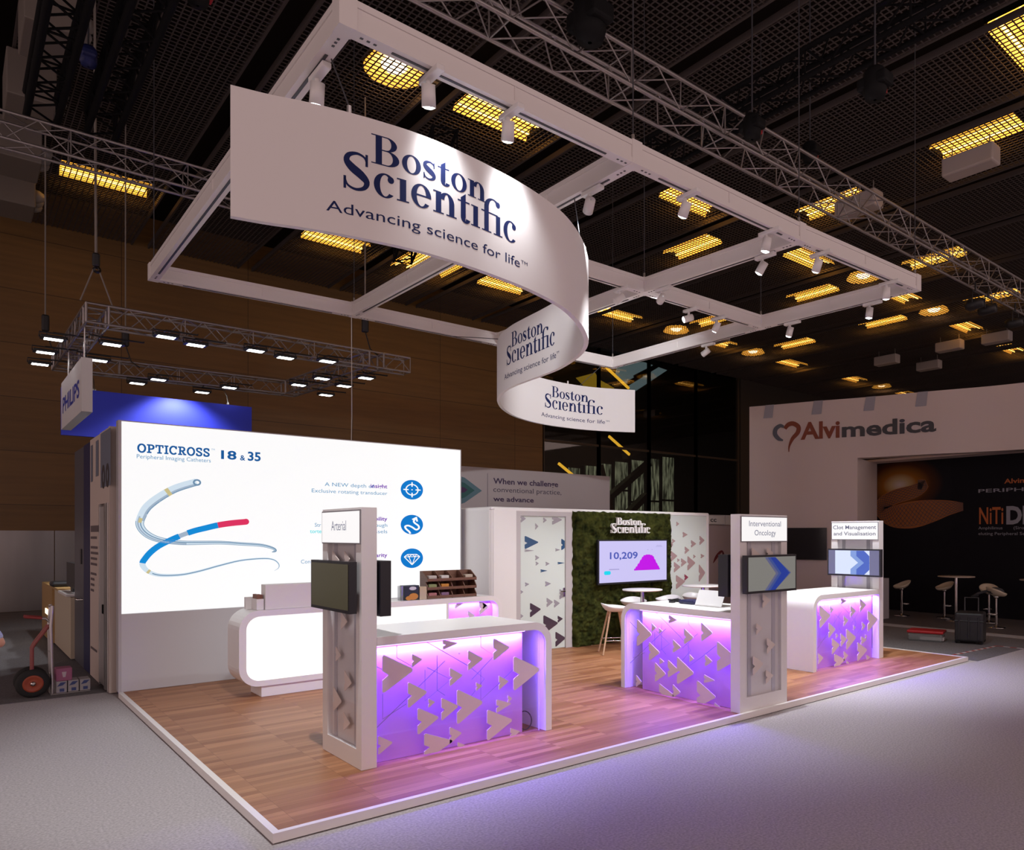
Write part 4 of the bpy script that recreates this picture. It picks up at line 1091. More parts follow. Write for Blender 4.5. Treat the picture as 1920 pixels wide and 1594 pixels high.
for k, (cx, row, c_, lab) in enumerate(((0, 2, (.5, .45, .42), 'pale sachets'), (1, 2, (.62, .58, .55), 'white sachets'), (3, 2, (.5, .42, .34), 'beige sachets'), (0, 1, (.25, .28, .12), 'green sachets'), (1, 1, (.55, .22, .03), 'orange carton'), (0, 0, (.42, .16, .17), 'pink sachets'), (1, 0, (.22, .12, .22), 'purple sachets'))):
    x0 = SX0 + .2*cx
    b = MB(); b.bbox((x0+.03, SY0+.03, BZ+.016+.125*row), (x0+.16, SY0+.12, BZ+.085+.125*row), .01)
    tag(b.build('snack_packet', mat('packet_%d' % k, c_, .6)), '%s in the %s tier of the brown snack rack, column %s from left' % (lab, ('lowest', 'middle', 'top')[row], ('one', 'two', 'three', 'four')[cx]), 'packet', 'packets in the snack rack')
t = thing('biscuit_box', 'dark green biscuit box with golden biscuits beside the snack rack', 'box', (3.26, 4.75, BZ))
b = MB(); b.bbox((3.17, 4.66, BZ+.001), (3.40, 4.80, BZ+.21), .004); b.build('carton', mat('dark_green_box', (.012, .022, .020), .4), t)
b = MB(); b.polys(disc(3.30, BZ+.168, .055, .026), lambda u, z: (u, 4.6575, z)); b.build('oval_label', mat('label_white', (.6, .6, .62), .5), t, keep=True)
b = MB(); b.polys(disc(3.31, BZ+.052, .072, .048), lambda u, z: (u, 4.6575, z)); b.polys(disc(3.24, BZ+.032, .05, .03), lambda u, z: (u, 4.657, z)); b.build('biscuit_picture', mat('biscuit_gold', (.55, .22, .04), .5), t, keep=True)
b = MB(); b.bbox((3.135, 4.68, BZ+.001), (3.168, 4.80, BZ+.205), .004)
tag(b.build('glass_jar', 'clear_plastic'), 'narrow clear glass jar left of the dark biscuit box', 'jar')
b = MB(); b.bbox((3.405, 4.655, BZ+.001), (3.515, 4.76, BZ+.185), .004)
tag(b.build('paper_carton', mat('beige_carton', (.50, .40, .28), .6)), 'beige carton with blue rim between biscuit box and rack', 'carton')
b = MB(); b.bbox((2.72, 4.8, BZ+.001), (2.9, 4.92, BZ+.008), .003)
tag(b.build('tablet', 'black'), 'small dark flat device lying on the bar', 'tablet')

# ---- white meeting room with glass door, moss wall and frosted pane
RY, RX0, RX1, RZ = 5.27, 4.975, 10.33, 2.545
t = thing('meeting_cabin', 'white rounded meeting cabin with green moss front', 'cabin', (7.6, 6.6, PZ))
def slabv(mb, x0, x1, y0, y1, z0, z1, m=0): mb.box((x0, y0, z0), (x1, y1, z1), m)
b = MB()
b.box((RX0+.05, RY, PZ), (5.478, RY+.08, RZ-.06)); b.build('front_panel', 'white_matt', t)
b = MB(); b.box((RX0, RY+.06, PZ), (RX0+.06, 6.09, RZ-.06)); b.box((RX0, 6.09, PZ), (RX0+.06, 7.9, RZ-.06)); b.build('side_panel', 'white_matt', t)
b = MB(); b.box((RX0+.06, 7.85, PZ), (RX1, 7.9, RZ-.06)); b.box((RX1-.05, RY+.05, PZ), (RX1, 7.9, RZ-.06)); b.build('rear_panel', 'white_matt', t)
b = MB()
arc = [(RX0, RY+.09)] + [(RX0+.09-.09*math.cos(R(a)), RY+.09-.09*math.sin(R(a))) for a in range(15, 91, 15)]
b.add([(x, y, z) for x, y in arc for z in (PZ, RZ-.05)], [(2*i, 2*i+2, 2*i+3, 2*i+1) for i in range(len(arc)-1)], 0, True)
b.build('corner_profile', 'white', t)
b = MB()
pr = [(-.002, -.06), (-.002, -.025), (.012, -.008), (.04, 0), (.3, 0), (.3, -.06)]
b.prism([(RY+p, RZ+q) for p, q in pr], lambda y, z: (RX0+.06, y, z), lambda y, z: (RX1, y, z))
b.prism([(RX0+p, RZ+q) for p, q in pr], lambda x, z: (x, RY+.06, z), lambda x, z: (x, 7.9, z))
b.box((RX0+.06, RY+.06, RZ-.03), (RX1, 7.9, RZ-.005))
b.bbox((RX0+.002, RY+.002, RZ-.055), (RX0+.12, RY+.12, RZ-.003), .035)
b.build('roof_edge', 'white', t)
b = MB(); b.box((5.47, RY-.002, PZ), (5.555, RY+.07, RZ-.06)); b.box((6.515, RY-.002, PZ), (6.66, RY+.07, RZ-.06)); b.box((5.555, RY-.002, 2.405), (6.515, RY+.07, RZ-.06)); b.build('door_frame', mat('door_frame_grey', (.50, .47, .48), .4), t)
b = MB(); b.box((5.56, RY+.02, PZ+.012), (6.51, RY+.03, 2.40)); dr = b.build('glass_door', 'frost', t)
D = [(5.57, 2.29, 2.42, 5.67), (6.23, 2.26, 2.43, 6.44), (6.04, 2.29, 2.38, 6.11), (5.87, 2.17, 2.28, 5.93), (5.65, 1.84, 2.06, 5.93), (6.3, 1.79, 1.84, 6.4), (6.43, 1.81, 2.01, 6.6), (6.11, .82, .98, 6.24), (6.27, .8, .94, 6.39), (5.76, .67, .91, 5.98), (6.04, .36, .68, 6.35), (6.35, .53, .65, 6.46), (6.3, .11, .37, 6.52), (6.39, .94, 1.12, 6.54), (5.57, 1.08, 1.14, 5.62), (5.56, .66, .74, 5.62), (5.87, 1.64, 1.73, 5.95), (5.88, 1.55, 1.62, 5.94), (6.09, 1.54, 1.61, 6.17), (5.65, 1.79, 1.83, 5.84), (5.98, 1.43, 1.48, 6.12), (6.35, 1.56, 1.6, 6.5), (5.66, 1.2, 1.27, 5.74), (6.08, 1.18, 1.27, 6.2)]
for k, q in enumerate(D):
    p = clip(arrow(q[0], q[1], q[3], q[2]), 5.565, 6.505, .1, 2.39)
    m_ = ('pane_blue', 'pane_dark')[0 if k in (4, 6, 20, 21) else 1]
    if m_ not in M:
        M['pane_blue'] = mat('clear_arrow_blue', (.03, .09, .20), .12); M['pane_dark'] = mat('clear_arrow_dark', (.34, .32, .36), .2)
    if k in (9, 10, 12, 11): 
        if 'pane_plum' not in M: M['pane_plum'] = mat('clear_arrow_plum', (.075, .05, .075), .1)
        m_ = 'pane_plum'
    b = MB(); b.prism(p, lambda u, z: (u, RY+.016, z), lambda u, z: (u, RY+.0195, z)); b.build('arrow', m_, dr)
b = MB(); b.tube([(6.47, RY+.02, 1.08), (6.47, RY-.04, 1.08), (6.36, RY-.04, 1.08)], .012, 8); b.bbox((6.455, RY-.006, .98), (6.495, RY+.02, 1.14), .005); b.build('door_handle', 'chrome', dr)
b = MB(); b.box((9.17, RY+.01, PZ), (10.27, RY+.03, RZ-.065)); fp = b.build('frosted_pane', 'frost', t)
b = MB(); b.box((10.262, RY-.003, PZ), (RX1, RY+.06, RZ-.055)); b.build('end_profile', 'white', t)
Fq = [(9.35, 2.26, 2.35, 9.43), (9.54, 2.03, 2.14, 9.68), (10.05, 1.87, 2.06, 10.2), (9.23, 1.91, 2.0, 9.32), (9.79, 1.82, 1.97, 9.94), (9.18, 1.8, 1.96, 9.25), (9.6, 1.69, 1.84, 9.73), (9.18, 1.54, 1.76, 9.37), (10.09, 1.59, 1.68, 10.2), (9.68, 1.35, 1.64, 9.91), (9.28, 1.32, 1.53, 9.46), (9.49, 1.43, 1.6, 9.65), (9.38, 1.53, 1.6, 9.45), (10.03, 1.1, 1.46, 10.22), (9.59, 1.14, 1.27, 9.7), (9.34, .98, 1.26, 9.6), (9.86, 1.59, 1.67, 9.93)]
M['pane_pink'] = mat('arrow_pink_grey', (.44, .30, .30), .4); M['pane_red'] = mat('arrow_red', (.30, .055, .09), .3)
for k, q in enumerate(Fq):
    b = MB(); p = clip(arrow(q[0], q[1], q[3], q[2]), 9.175, 10.255, .1, 2.45); b.prism(p, lambda u, z: (u, RY+.003, z), lambda u, z: (u, RY+.008, z)); b.build('arrow', 'pane_red' if k == 14 else 'pane_pink', fp)
b = MB(); b.box((RX0+.06, RY+.08, PZ), (RX1-.05, 7.85, PZ+.01)); b.build('cabin_floor', 'carpet_dark', t)
area('cabin_light', (6.6, 6.6, 2.45), (0, 0, 0), 2.0, 1.0, 45, (1, .98, .96))
area('cabin_light', (9.4, 6.6, 2.45), (0, 0, 0), 1.2, 1.0, 26, (1, .94, .88))
# moss
MX0, MX1 = 6.675, 9.15
t = thing('moss_wall', 'dark green preserved moss panel on the cabin front', 'moss wall', (7.9, RY, PZ))
rnd = random.Random(3)
b = MB(); nx, nz = 150, 150
from mathutils import noise
vs = []
for j in range(nz+1):
    for i in range(nx+1):
        x = MX0 + (MX1-MX0)*i/nx; z = PZ+.004 + (2.50-PZ)*j/nz
        h = .055 + .05*noise.fractal(Vector((x*5, z*5, 1)), 1, 2, 4) + .025*noise.noise(Vector((x*24, z*24, 5)))
        edge = min(i, nx-i, nz-j)
        if edge == 0:
            h = -.0
            x += .03*noise.noise(Vector((x*9, z*9, 2))) * (1 if i in (0, nx) else 0) + (-.02 if i == 0 else .02 if i == nx else 0)
            if j == nz: z += .025*noise.noise(Vector((x*9, 3, 2)))
        elif edge == 1: h *= .75
        vs.append((x, RY-.01-max(h, .0 if edge == 0 else .012), z))
b.add(vs, [(j*(nx+1)+i, j*(nx+1)+i+1, (j+1)*(nx+1)+i+1, (j+1)*(nx+1)+i) for j in range(nz) for i in range(nx)], 0, True)
mo = b.build('moss', 'moss', t, keep=True); 
b = MB(); b.box((MX0+.02, RY-.012, PZ+.004), (MX1-.02, RY-.003, 2.47)); b.build('backing_board', 'black', t)
t = thing('wall_logo', 'white raised company word mark on the moss wall', 'sign', (7.95, 5.12, 2.12))
b = MB(); logo(b, lambda u, v: (u, 5.10, v), 7.45, 2.115, 1.0, .285, tagline=False, f1=lambda u, v: (u, 5.15, v)); b.build('lettering', mat('white_letters', (.85, .84, .84), .5), t)
t = thing('wall_screen', 'large screen showing 10,209 and a magenta mound on moss wall', 'screen', (8.03, 5.1, 1.19))
TX0, TX1, TZ0, TZ1, TY = 7.13, 8.86, 1.20, 1.965, 5.075
b = MB(); b.bbox((TX0-.03, TY, TZ0-.035), (TX1+.03, TY+.05, TZ1+.025), .006); b.build('housing', 'bezel', t)
b = MB(); b.box((TX0+.4, TY+.05, TZ0+.15), (TX1-.4, RY-.013, TZ1-.15)); b.build('wall_bracket', 'black_metal', t)
S1 = lambda u, v: (u, TY-.003, v); S2 = lambda u, v: (u, TY-.006, v)
b = MB(); b.polys(rect(TX0, TZ0, TX1, TZ1), S1); s1 = b.build('screen', mat('lilac_screen', (.04, .04, .05), .3, emit=(.56, .52, .86), es=1), t, keep=True)
def em(nm, c_): return mat(nm, (c_[0]*.3, c_[1]*.3, c_[2]*.3), .4, emit=c_, es=1, sample=False)
st = [(7.995, 1.405)]
stp = [(0, 0), (0, .03), (.03, .03), (.05, .07), (.08, .07), (.10, .12), (.13, .12), (.16, .18), (.19, .19), (.21, .235), (.24, .24), (.25, .265), (.30, .265), (.31, .275), (.42, .275), (.43, .265), (.48, .265), (.49, .245), (.52, .24), (.54, .19), (.565, .18), (.59, .12), (.61, .12), (.635, .07), (.655, .07), (.67, .03), (.685, .03), (.685, 0)]
b = MB(); b.polys([[(7.985+u, 1.405+v*1.08) for u, v in stp]], S2); b.build('mound_picture', em('magenta', (.42, .0, .62)), s1, keep=True)
b = MB(); text(b, '10,209', S2, 7.38, 1.635, .12, .70, bold=.02); b.build('figure_lettering', em('screen_navy', (.05, .075, .36)), s1, keep=True)
b = MB(); b.polys([rrect(7.24, 7.40, 1.345, 1.415, .03)], S2); b.build('bus_picture', em('cyan', (.0, .52, .66)), s1, keep=True)
b = MB(); b.polys(rect(7.36, 1.43, 7.61, 1.45) + rect(8.58, 1.87, 8.72, 1.878) + rect(8.56, 1.85, 8.74, 1.857) + rect(8.33, 1.79, 8.36, 1.80) + rect(8.45, 1.79, 8.47, 1.80), S2); b.build('small_print', em('screen_grey', (.30, .28, .52)), s1, keep=True)

# ---- bar tables and shell stools of the stand
def bar_table(lab, x, y, z, r=.34, z0=PZ, m='white', grp='white bar tables of the stand'):
    t = thing('bar_table', lab, 'table', (x, y, z0), grp)
    b = MB(); b.lathe([(.001, z), (r, z), (r+.004, z-.008), (r, z-.022), (r*.6, z-.030), (.001, z-.030)], (x, y, 0), 48); b.build('tabletop', m, t)
    b = MB(); b.tube([(x, y, z-.03), (x, y, z0+.03)], .035, 16); b.build('column', 'chrome', t)
    b = MB(); b.lathe([(.001, z0+.035), (.05, z0+.03), (.24, z0+.012), (.245, z0+.001), (.001, z0+.001)], (x, y, 0), 36); b.build('base', 'chrome', t)
bar_table('white round bar table in front of the moss wall', 7.50, 4.33, 1.115, .355)
bar_table('white round bar table in front of the frosted pane', 9.1, 4.33, 1.115, .40)


def shell_stool():
    t = thing('bar_stool', '', 'stool', (0, 0, 0), 'white shell bar stools of the stand')
    b = MB(); n = 32; prof = []
    for r_, z_ in ((.0, .705), (.10, .705), (.16, .715), (.20, .74), (.225, .775), (.235, .80), (.228, .80), (.215, .775), (.19, .745), (.15, .725), (.09, .716), (.0, .714)):
        prof.append((max(r_, .001), z_))
    vs = []
    for r_, z_ in prof:
        for k in range(n):
            a = 2*PI*k/n; back = max(0, math.cos(a))**2
            e = max(0, (r_-.12)/.115)
            vs.append((r_*math.cos(a)*(1.0), r_*math.sin(a)*1.05, z_ + .055*back*e - .02*e*max(0, -math.cos(a))))
    b.add(vs, [(i*n+k, i*n+(k+1) % n, (i+1)*n+(k+1) % n, (i+1)*n+k) for i in range(len(prof)-1) for k in range(n)], 0, True)
    b.build('shell_seat', 'white', t)
    feet = []
    for sx in (-1, 1):
        for sy in (-1, 1):
            b = MB(); top = (sx*.09, sy*.09, .706); ft = (sx*.235, sy*.235, 0); b.tube([top, ft], [.018, .013], 10); b.build('leg', 'beech', t); feet.append((sx*.189, sy*.189, .23))
    b = MB()
    for p, q in ((0, 1), (1, 3), (3, 2), (2, 0)): b.tube([feet[p], feet[q]], .007, 8)
    b.build('foot_ring', 'chrome', t)
    return t
st0 = shell_stool()
for i, (x, y, a, lab) in enumerate(((6.78, 4.26, 2.6, 'white shell bar stool with beech legs nearest the glass door'), (7.75, 4.83, .9, 'white shell bar stool behind the bar table before the moss wall'), (9.35, 4.78, 1.1, 'white shell bar stool by the frosted pane, behind the laptop'), (8.55, 4.72, .4, 'white shell bar stool half hidden behind the middle counter'))):
    o = st0 if i == 0 else copy_tree(st0)
    o.location = (x, y, PZ+.001); o.rotation_euler.z = a; o['label'] = lab

# ---- things on the middle counter
CT = PZ + CH + .001
t = thing('laptop', 'open white laptop standing on the middle counter', 'laptop', (5.5, .95, CT))
b = MB(); b.bbox((5.30, .62, CT), (5.56, 1.05, CT+.014), .004); b.build('base', 'alu', t)
b = MB(); rt = Matrix.Rotation(R(-28), 3, 'Y')
b.box((5.30, .62, CT+.014), (5.307, 1.05, CT+.215), 0, Matrix.Rotation(R(24), 3, 'Y'), (5.30, .83, CT+.014)); b.build('lid', mat('laptop_white', (.72, .72, .73), .35), t)
t = thing('equipment_case', 'dark blue soft case lying beside the laptop', 'case', (5.5, 1.25, CT))
b = MB(); b.bbox((5.36, 1.12, CT), (5.60, 1.40, CT+.05), .02); b.build('body', mat('navy_case', (.012, .013, .06), .5), t)
t = thing('cable_bundle', 'small tangle of black plugs and cables beside the case', 'cables', (5.45, 1.5, CT))
b = MB(); rnd = random.Random(5); b.tube([(5.35+.2*rnd.random(), 1.42+.2*rnd.random(), CT+.012+.03*rnd.random()) for k in range(14)], .009, 6); b.build('cable', 'black', t)
b = MB(); b.bbox((5.36, 1.50, CT), (5.42, 1.57, CT+.03), .006); b.build('plug', 'black', t)
t = thing('floor_cable', 'black cable loop and white bar inside the nearest counter', 'cable', (2.8, 1.1, PZ))
b = MB(); b.tube([(2.76+.085*math.cos(a_), 1.08+.02*math.sin(a_), PZ+.105+.09*math.sin(a_)) for a_ in [2*PI*k/24 for k in range(25)]], .006, 6); b.build('loop', 'black', t)

# ================================================================ NEIGHBOURING STANDS
# ---- blue stand behind the light wall
t = thing('side_wall', 'printed white stand wall with narrow door left of the light wall', 'wall panel', (0, 7.2, 0))
sx = -.05
b = MB(); b.box((sx, 6.42, .02), (.30, 6.50, 3.49)); b.box((sx, 7.25, .02), (.30, 8.19, 3.47)); b.box((sx, 6.50, 2.5), (.30, 7.25, 3.48)); b.box((.1, 6.5, .02), (.3, 7.25, 2.5)); b.build('panel', mat('printed_white', (.62, .52, .47), .6), t)
b = MB(); b.box((.03, 6.27, .02), (.30, 6.42, 3.48)); b.build('gap_shade', 'black', t)  # black box paints the shade of the gap beside the light wall
b = MB(); b.box((sx-.005, 6.80, .05), (.05, 7.22, 2.46)); d_ = b.build('door', mat('grey_white_door', (.38, .36, .36), .5), t)
b = MB(); b.box((sx-.02, 6.84, 1.02), (sx-.005, 6.92, 1.14)); b.build('door_handle', 'black_metal', d_)
b = MB()
for y in (6.52, 6.70, 6.78, 7.22): b.box((sx-.012, y, .02), (.02, y+.03, 2.5))
b.build('door_frame', 'alu', t)
L = lambda u, v: (sx-.004, u, v)
b = MB()
for k, (v, y1) in enumerate(((2.12, 7.35), (2.02, 7.5), (1.88, 7.45), (1.80, 7.4), (1.72, 7.5), (1.64, 7.48), (1.5, 7.55), (1.42, 7.75), (1.34, 7.75), (1.26, 7.8), (.42, 7.5))): b.polys(rect(y1, v, 8.1, v+(.09 if k == 0 else .035), 4), L)
b.build('small_print', mat('print_grey', (.13, .10, .11), .6), t, keep=True)
b = MB(); b.polys(rect(6.3, 2.72, 7.15, 3.46), L); b.polys(rect(7.35, 2.9, 7.6, 3.4) + rect(7.9, 2.85, 8.1, 3.38), L); b.build('photo_print', mat('photo_blue_grey', (.16, .18, .24), .6), t, keep=True)
b = MB()
for y in (6.55, 6.9): b.polys(ring(y, 2.86, .14, .16, .06, .08, n=20), lambda u, v: (sx-.007, u, v))
b.build('ring_print', mat('print_brown', (.05, .04, .045), .6), t, keep=True)
t = thing('stand_door', 'dark blue edged grey stand door with metal handle', 'door', (0, 9.3, 0))
b = MB(); b.box((sx, 8.20, .02), (.25, 8.88, 3.45)); b.build('blue_jamb', 'dark_blue', t)
b = MB(); b.box((sx, 8.89, .02), (.25, 9.99, 3.44)); d_ = b.build('door_leaf', 'grey_door', t)
b = MB(); b.tube([(sx, 9.0, 1.07), (sx-.06, 9.0, 1.07), (sx-.06, 9.35, 1.07)], .014, 8); b.build('door_handle', 'chrome', d_)
b = MB(); b.bbox((sx-.015, 9.08, 1.62), (sx, 9.2, 1.86), .01); b.build('pull_plate', 'black', d_)
t = thing('reception_desk', 'desk with wooden end and white front in the blue stand', 'desk', (.2, 12, 0))
b = MB(); b.box((-.10, 10.0, .03), (.5, 11.25, 1.05)); b.box((-.1, 11.25, .03), (.5, 12.5, 1.08)); b.build('body', mat('desk_cream', (.55, .47, .36), .5), t)
b = MB(); b.box((-.14, 12.5, .03), (.5, 14.5, 1.10)); b.box((-.16, 11.3, 1.085), (.55, 12.5, 1.12)); b.build('wooden_end', mat('desk_oak', (.40, .24, .09), .5), t)
b = MB(); b.box((-.16, 12.6, .52), (-.145, 13.6, .62)); b.build('light_slot', mat('slot_light', (.9, .85, .7), .5, emit=(1, .85, .6), es=1.6, sample=False), t)
b = MB(); b.box((-.16, 10.0, 1.06), (.55, 11.25, 1.10)); b.build('desk_top', 'white', t)
t = thing('monitor', 'black monitor standing on the desk of the blue stand', 'monitor', (.1, 10.8, 1.1))
b = MB(); b.box((-.04, 10.1, 1.18), (.03, 11.22, 1.60)); b.box((-.02, 10.55, 1.1005), (.15, 10.85, 1.18)); b.build('housing', 'black', t)
tag(MB().bbox((-.2, 11.9, 1.121), (.15, 12.3, 1.22), .04).build('equipment', 'black'), 'small black gadget on the wooden desk edge beside the monitor', 'gadget')

# hanging signs
t = thing('hanging_sign', 'white hanging box sign with blue letters PHILIPS, at the left', 'sign', (0, 10.2, 3.99))
b = MB(); b.box((-.078, 8.89, 3.985), (.062, 11.64, 4.82)); b.build('box', mat('sign_box_white', (.72, .70, .71), .5), t)
b = MB(); [b.tube([(-.01, y_, 4.82), (.0, y_, 5.372)], .012, 5) for y_ in (9.2, 11.3)]; b.build('hanger_wires', 'alu', t)
b = MB(); text(b, 'PHILIPS', lambda u, v: (-.081, 11.64-u, v), 1.38, 4.25, .26, 2.25, 'c', bold=.022); b.build('lettering', 'blue_print', t, keep=True)
t = thing('hanging_sign', 'long plain bright blue hanging sign above the light wall', 'sign', (1.7, 12.5, 3.95))
b = MB(); b.box((.0, 12.5, 3.99), (3.36, 12.6, 4.90)); b.build('panel', 'philips_blue', t)
b = MB()
for x in (.52, 2.9):
    b.tube([(x, 12.55, 4.9), (x, 12.62, 5.1), (x, 13.08, 5.38)], .01, 5); b.lathe([(.001, .06), (.03, .04), (.03, 0)], (x, 12.55, 4.9), 10)
b.build('hanger_wires', 'alu', t)
# square truss with floodlights
t = thing('lighting_truss', 'square grey aluminium lighting truss above the blue sign', 'truss', (2.4, 11, 5.365))
zt = 5.365+.145
crn = [(.12, 8.97), (4.60, 8.97), (4.33, 13.0), (.09, 13.3)]
for p, q in ((0, 1), (1, 2), (2, 3), (3, 0)):
    P = Vector((*crn[p], zt)); Q = Vector((*crn[q], zt)); d = (Q-P).normalized()
    b, r_ = MB(), MB(); truss(b, r_, P+d*.145*(1), Q-d*.145, .29, r=.022, rb=.010, pitch=.26)
    o = b.build('chord', 'truss', t); r_.build('lattice', 'truss', o)
for x, y in crn:
    b = MB()
    for sx_ in (-.145, .145):
        for sy_ in (-.145, .145): b.tube([(x+sx_, y+sy_, zt-.145), (x+sx_, y+sy_, zt+.145)], .02, 6)
    for z in (-.145, .145):
        for s2 in (-.145, .145): b.tube([(x-.145, y+s2, zt+z), (x+.145, y+s2, zt+z)], .018, 6); b.tube([(x+s2, y-.145, zt+z), (x+s2, y+.145, zt+z)], .018, 6)
    b.build('corner_cube', 'truss', t)
b = MB(); P = Vector((4.75, 8.97, zt)); r_ = MB(); truss(b, r_, P, P+Vector((.55, 0, 0)), .29, r=.022, rb=.01); o = b.build('chord', 'truss', t); r_.build('lattice', 'truss', o)


def make_flood():
    t = thing('floodlight', '', 'floodlight', (0, 0, 0), 'floodlights on the square truss')
    b = MB(); b.bbox((-.17, -.11, 0), (.17, .11, .05), .015); b.build('housing', 'black', t)
    b = MB(); b.box((-.12, -.085, -.004), (.12, .085, .002)); b.build('lens', 'flood_lens', t)
    b = MB(); b.tube([(-.18, 0, .02), (-.18, 0, .10), (.18, 0, .10), (.18, 0, .02)], .012, 6); b.build('yoke', 'black', t)
    return t
fl0 = make_flood()
FLD = [(-.338, 9.892, 'uppermost floodlight outside the left side of the square truss'), (-.348, 11.089, 'middle floodlight outside the left side of the square truss'), (-.335, 12.275, 'lowest floodlight outside the left side of the square truss'), (.416, 9.657, 'glaring floodlight inside the left side of the square truss'), (.423, 11.183, 'floodlight right of the white PHILIPS box top'),
       (.975, 8.50, 'floodlight below the near truss side, first from left'), (1.451, 8.758, 'floodlight inside the near truss side, first from left'), (2.303, 8.50, 'floodlight below the near truss side, second from left'), (2.851, 8.688, 'floodlight inside the near truss side, second from left'), (3.507, 8.45, 'floodlight below the near truss side, by its right corner'),
       (1.319, 13.119, 'glaring floodlight under the far truss side, left one'), (1.569, 12.387, 'dim floodlight under the far truss side, left of centre'), (2.568, 13.309, 'glaring floodlight under the far truss side, right one'), (2.864, 12.314, 'dim floodlight under the far truss side, right end'),
       (3.862, 11.017, 'floodlight inside the right truss side, lower one'), (3.99, 10.033, 'floodlight inside the right truss side, upper one'), (4.611, 10.484, 'floodlight outside the right truss side, middle one'), (4.621, 9.387, 'floodlight outside the right truss side, upper one'), (4.71, 11.776, 'floodlight outside the right truss side, lowest one')]
for i, (x, y, lab) in enumerate(FLD):
    o = fl0 if i == 0 else copy_tree(fl0)
    o.location = (x, y, 5.235); o['label'] = lab
    best = None
    for p in range(4):
        P = Vector(crn[p]); Q = Vector(crn[(p+1) % 4]); k_ = max(.02, min(.98, (Vector((x, y))-P).dot(Q-P)/(Q-P).length_squared)); c_ = P+(Q-P)*k_
        d_ = (c_-Vector((x, y))).length
        if best is None or d_ < best[0]: best = (d_, c_)
    c_ = best[1]; o['_o'] = (x, y, 5.235)
    b = MB(); b.tube([(x, y, 5.325), (x, y, 5.345), (c_.x, c_.y, 5.35), (c_.x, c_.y, 5.368)], .014, 6); b.build('arm', 'black', o)
for x, y in ((.6, 10.2), (2.2, 9.2), (1.9, 12.0), (3.8, 10.6)): spot('flood_beam', (x, y, 5.2), (x, y+.6, 0), 260, (.95, .97, 1), 120, .6, .1)

# ---- grey quotation wall behind the cabin
QY = 9.5
t = thing('quotation_wall', 'grey print wall with challenge and advance quotation behind the cabin', 'print wall', (9.1, QY, 0))
b = MB(); b.box((5.2, QY, 0), (11.22, QY+.15, 3.615)); b.build('panel', 'grey_wall', t)
Q1 = lambda u, v: (u, QY-.004, v); Q2 = lambda u, v: (u, QY-.007, v); Q3 = lambda u, v: (u, QY-.010, v)
b = MB(); text(b, 'When we challenge', Q1, 7.67, 3.265, .125, 1.86, bold=.02); text(b, 'we advance', Q1, 7.67, 2.86, .11, 1.13, bold=.02); b.build('bold_lettering', mat('aubergine_print', (.04, .022, .075), .6), t, keep=True)
b = MB(); text(b, 'conventional practice,', Q1, 7.67, 3.075, .115, 1.96); text(b, 'better outcomes for patients', Q1, 7.67, 2.60, .115, 2.45); b.polys(rect(7.514, 2.3, 7.524, 3.49), Q1); b.build('light_lettering', mat('slate_print', (.075, .065, .10), .6), t, keep=True)
b = MB(); b.polys([[(6.3, 3.50), (6.93, 3.36), (7.37, 3.085), (6.93, 2.80), (6.3, 2.6)]], Q1); b.build('chevron_print', 'teal1', t, keep=True)
b = MB(); b.polys([[(6.3, 3.4), (6.93, 3.24), (7.18, 3.085), (6.93, 2.92), (6.3, 2.7)]], Q2); b.build('inner_chevron_print', 'teal2', t, keep=True)
b = MB(); b.polys([[(6.3, 3.2), (6.92, 3.14), (7.0, 3.09), (6.92, 3.03), (6.3, 2.95)]], Q3); b.build('core_chevron_print', 'plum', t, keep=True)

# ---- small booth seen right of the cabin
CY = 9.0
t = thing('shell_scheme_booth', 'grey booth wall with white cc name board right of the cabin', 'booth', (14.6, CY, 0))
b = MB(); b.box((11.5, CY, 0), (16.6, CY+.1, 2.38)); b.build('wall', mat('booth_grey_pink', (.42, .33, .33), .7), t)
b = MB(); b.box((13.2, CY-.06, 2.40), (15.18, CY, 2.64)); b.box((15.24, CY-.06, 2.40), (16.6, CY, 2.64)); b.build('name_board', mat('board_white', (.62, .58, .57), .6), t)
b = MB(); b.box((11.5, CY-.05, 2.38), (16.6, CY+.02, 2.40)); b.box((11.5, CY-.05, 2.64), (16.6, CY+.02, 2.665)); b.box((15.18, CY-.06, 2.38), (15.24, CY, 2.66)); b.build('rail', 'alu', t)
b = MB(); text(b, 'cc', lambda u, v: (u, CY-.064, v), 14.55, 2.46, .13, .27, bold=.02); b.build('lettering', 'grey_print', t, keep=True)
b = MB(); b.polys(stroke([(14.74, 1.27, .02), (14.86, 1.42, .10), (15.02, 1.56, .09), (15.14, 1.60, .06), (15.2, 1.50, .08), (15.22, 1.3, .10)], sub=4), lambda u, v: (u, CY-.004, v)); b.polys(stroke([(15.0, 1.27, .02), (15.1, 1.4, .09), (15.2, 1.55, .05)], sub=4), lambda u, v: (u, CY-.004, v)); b.build('arch_emblem', mat('dark_red', (.13, .008, .012), .6), t, keep=True)

